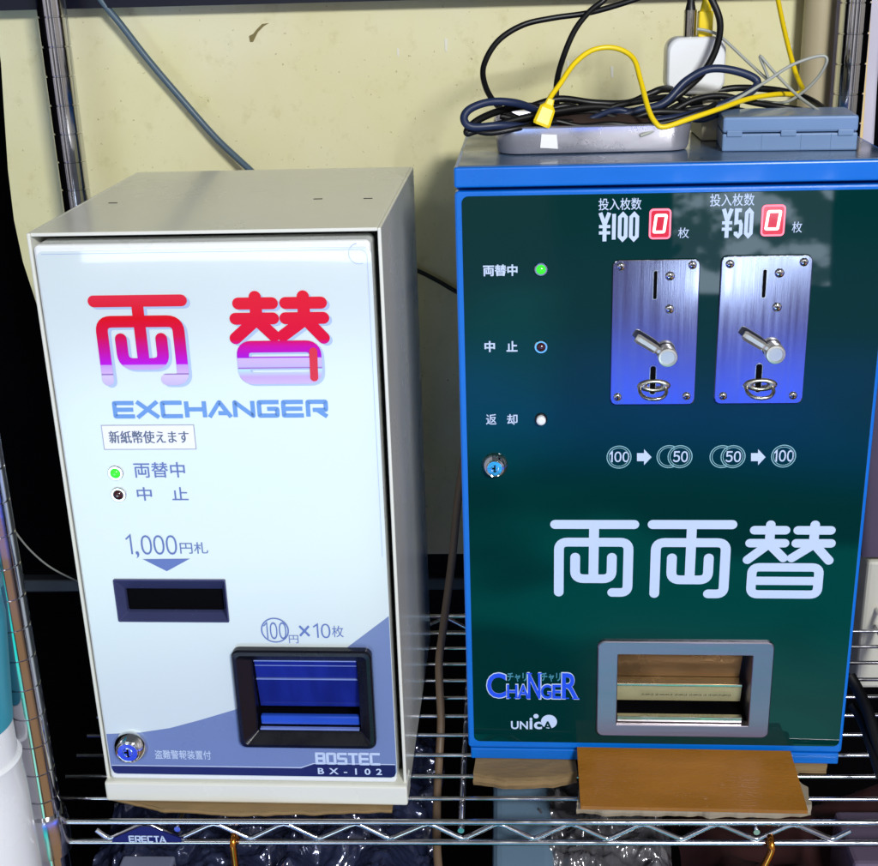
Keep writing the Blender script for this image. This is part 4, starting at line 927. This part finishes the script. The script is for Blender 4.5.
crumple('red_cloth', (.49, -.02), (.70, .20), -.12, .02, M['red_dark'], 'dark red cloth below the shelf at the right', 'cloth', 14, 30, seed=3)
tag(MB().box((.62, .03, -.3), (.75, .10, -.065), .004).build('lilac_box', M['lilac_panel']), 'dim lilac box below the shelf at the right corner', 'box')
def hook(px, py, label, lean):
    p = PY(px, 843, -.003); x, zc = p.x, ZB; P = []
    for a in range(200, -21, -20): P.append((x, .0008-.0072*math.cos(R_(a))*1.0, zc+.0072*math.sin(R_(a))))
    P = [(q_[0], q_[1], q_[2]) for q_ in P]
    P = [(x+lean*.0, y, z) for x, y, z in P]
    # front leg drops down and curls
    fr = [(x, -.0066, zc), (x+lean*.35, -.0075, zc-.012), (x+lean, -.0085, zc-.030), (x+lean*1.4, -.004, zc-.044), (x+lean*1.5, .006, zc-.046)]
    arc = [(x, .0008-.0074*math.cos(R_(a)), zc+.0074*math.sin(R_(a))) for a in range(190, -1, -19)][::-1]
    pts = [(x, .0075, zc-.006)]+[(x, .0005+.0072*math.cos(R_(a)), zc+.0072*math.sin(R_(a))) for a in range(0, 181, 20)]+fr[1:]
    return tag(MB().tube(catmull(pts, 4), .0029, 12).build('hook', M['copper_hook']), label, 'hook', 'copper hooks on the lower shelf rail')
hook(234, 845, 'copper hook hanging straight from the lower rail under the white changer', .001)
hook(771, 845, 'copper hook hanging aslant from the lower rail at the right', -.012)

# ================================================================ LIGHT
def area(name, loc, target, size, size_y, power, col):
    l = bpy.data.lights.new(name, 'AREA'); l.shape = 'RECTANGLE'; l.size = size; l.size_y = size_y; l.energy = power; l.color = col
    o = bpy.data.objects.new(name, l); COL.objects.link(o); o.location = loc
    o.rotation_euler = (Vector(target)-Vector(loc)).to_track_quat('-Z', 'Y').to_euler(); return o
area('ceiling_lamp', (1.0, -1.85, 1.42), (.3, .2, .3), .42, .22, 48, (.98, .995, 1))
area('ceiling_lamp', (-.6, -2.2, 1.5), (.2, .2, .35), .9, .2, 3, (.92, .99, 1))

w = bpy.data.worlds.new('World'); scene.world = w; w.use_nodes = True
nt = w.node_tree; n = nt.nodes; l = nt.links; bg = n['Background']
tc = n.new('ShaderNodeTexCoord'); sp = n.new('ShaderNodeSeparateXYZ'); l.new(tc.outputs['Generated'], sp.inputs[0])
DX, DY, DZ = sp.outputs
def mth(op, a, b=None):
    x = n.new('ShaderNodeMath'); x.operation = op
    for i, v in enumerate((a, b)):
        if v is None: continue
        if isinstance(v, (int, float)): x.inputs[i].default_value = v
        else: l.new(v, x.inputs[i])
    return x.outputs[0]
def sst(v, a, b):
    """0 at a, 1 at b (a may be above b)"""
    x = n.new('ShaderNodeMapRange'); x.interpolation_type = 'SMOOTHSTEP'
    x.inputs['From Min'].default_value = min(a, b); x.inputs['From Max'].default_value = max(a, b)
    if a > b: x.inputs['To Min'].default_value = 1; x.inputs['To Max'].default_value = 0
    l.new(v, x.inputs['Value']); return x.outputs[0]
def prod(*a):
    r = a[0]
    for b in a[1:]: r = mth('MULTIPLY', r, b)
    return r
def wn(scale, stretch=(1, 1, 1), det=4, rot=0):
    mp = n.new('ShaderNodeMapping'); mp.inputs['Scale'].default_value = stretch; mp.inputs['Rotation'].default_value = (0, rot, 0); l.new(tc.outputs['Generated'], mp.inputs['Vector'])
    x = n.new('ShaderNodeTexNoise'); x.inputs['Scale'].default_value = scale; x.inputs['Detail'].default_value = det; l.new(mp.outputs[0], x.inputs['Vector']); return x.outputs['Fac']
acc = [None]
def glow(fac, col):
    x = n.new('ShaderNodeMix'); x.data_type = 'RGBA'; x.blend_type = 'MULTIPLY'; x.inputs[0].default_value = 1
    cb = n.new('ShaderNodeCombineXYZ')
    for i in range(3): l.new(fac, cb.inputs[i])
    l.new(cb.outputs[0], x.inputs[6]); x.inputs[7].default_value = tuple(col)+(1,)
    if acc[0] is None: acc[0] = x.outputs[2]; return
    y = n.new('ShaderNodeMix'); y.data_type = 'RGBA'; y.blend_type = 'ADD'; y.inputs[0].default_value = 1
    l.new(acc[0], y.inputs[6]); l.new(x.outputs[2], y.inputs[7]); acc[0] = y.outputs[2]
# the dim room: darker floor, paler ceiling, added bright stripes for chrome to reflect
room = sst(wn(3.2, (1, 1, .2), 1), .42, .60)
glow(mth('ADD', .012, prod(sst(DZ, -1.1, .9), .09)), (.9, 1, 1.1))
glow(prod(room, sst(DZ, -.30, -.02), sst(DZ, .85, .3)), (.34, .31, .27))
glow(prod(sst(wn(6, (1, 1, .12), 0), .55, .60), sst(DZ, -.30, -.02), sst(DZ, .8, .4)), (.42, .40, .46))
# blue light low in front; added brown, teal and violet glows to tint reflections
front = sst(DY, 0, -.35)
bn = mth('ADD', .45, sst(wn(3.4, (1, 1, 1.5), 2), .36, .62))
glow(prod(sst(DZ, -.262, -.320), sst(DZ, -.405, -.335), front, bn), (.0, .20, 2.0))
glow(prod(sst(DZ, -.40, -.47), sst(DZ, -.85, -.70), front, sst(DX, -.10, -.22), sst(DX, -.62, -.42)), (.02, .07, .95))
glow(prod(sst(DX, .0, .06), sst(DX, .30, .24), sst(DZ, -.47, -.54), sst(DZ, -.75, -.62), front), (.40, .27, .17))
glow(prod(sst(DX, .30, .42), sst(DX, .92, .75), sst(DZ, -.25, -.40), sst(DZ, -.85, -.70)), (.34, .19, .08))
glow(prod(front, sst(DX, -.12, -.06), sst(DX, .30, .22), mth('MAXIMUM', sst(DZ, -.325, -.40), prod(sst(DX, .02, -.03), sst(DZ, -.15, -.22), .6)), sst(DZ, -.72, -.56), sst(wn(8.5, (.6, 1, 1.5), 1.5, R_(48)), .43, .60)), (.0, 1.15, 1.0))
glow(prod(sst(DZ, -.17, -.25), sst(DZ, -.40, -.30), front), (.20, .20, .50))
# added glow left in front to brighten the white panel; bright strip above
left_glow = prod(sst(DX, -.105, -.15), sst(DX, -.40, -.365), front)
glow(prod(left_glow, sst(DZ, -.235, -.33), sst(DZ, -.54, -.42)), (2.9, 4.0, 3.3))
t1 = mth('ADD', DZ, prod(DX, .067))
glow(prod(sst(t1, -.2325, -.2315), sst(t1, -.2218, -.2228), sst(DX, -.3575, -.3560), sst(DX, -.137, -.140), front), (9, 10, 9.5))
# cluttered bright spot at the right in front
pn = mth('ADD', .12, sst(wn(24, (1, 1, 1.4), 4), .46, .56))
glow(prod(sst(DX, .086, .089), sst(DX, .206, .203), sst(mth('ADD', DZ, prod(sst(wn(12, det=3), .40, .60), .045)), -.206, -.202), sst(DZ, -.150, -.165), front, pn), (5.2, 6.4, 7.8))
l.new(acc[0], bg.inputs['Color']); bg.inputs['Strength'].default_value = 1

scene.view_settings.view_transform = 'Standard'; scene.view_settings.look = 'None'; scene.view_settings.exposure = 0; scene.view_settings.gamma = 1
scene.render.engine = 'CYCLES'; scene.cycles.max_bounces = 8
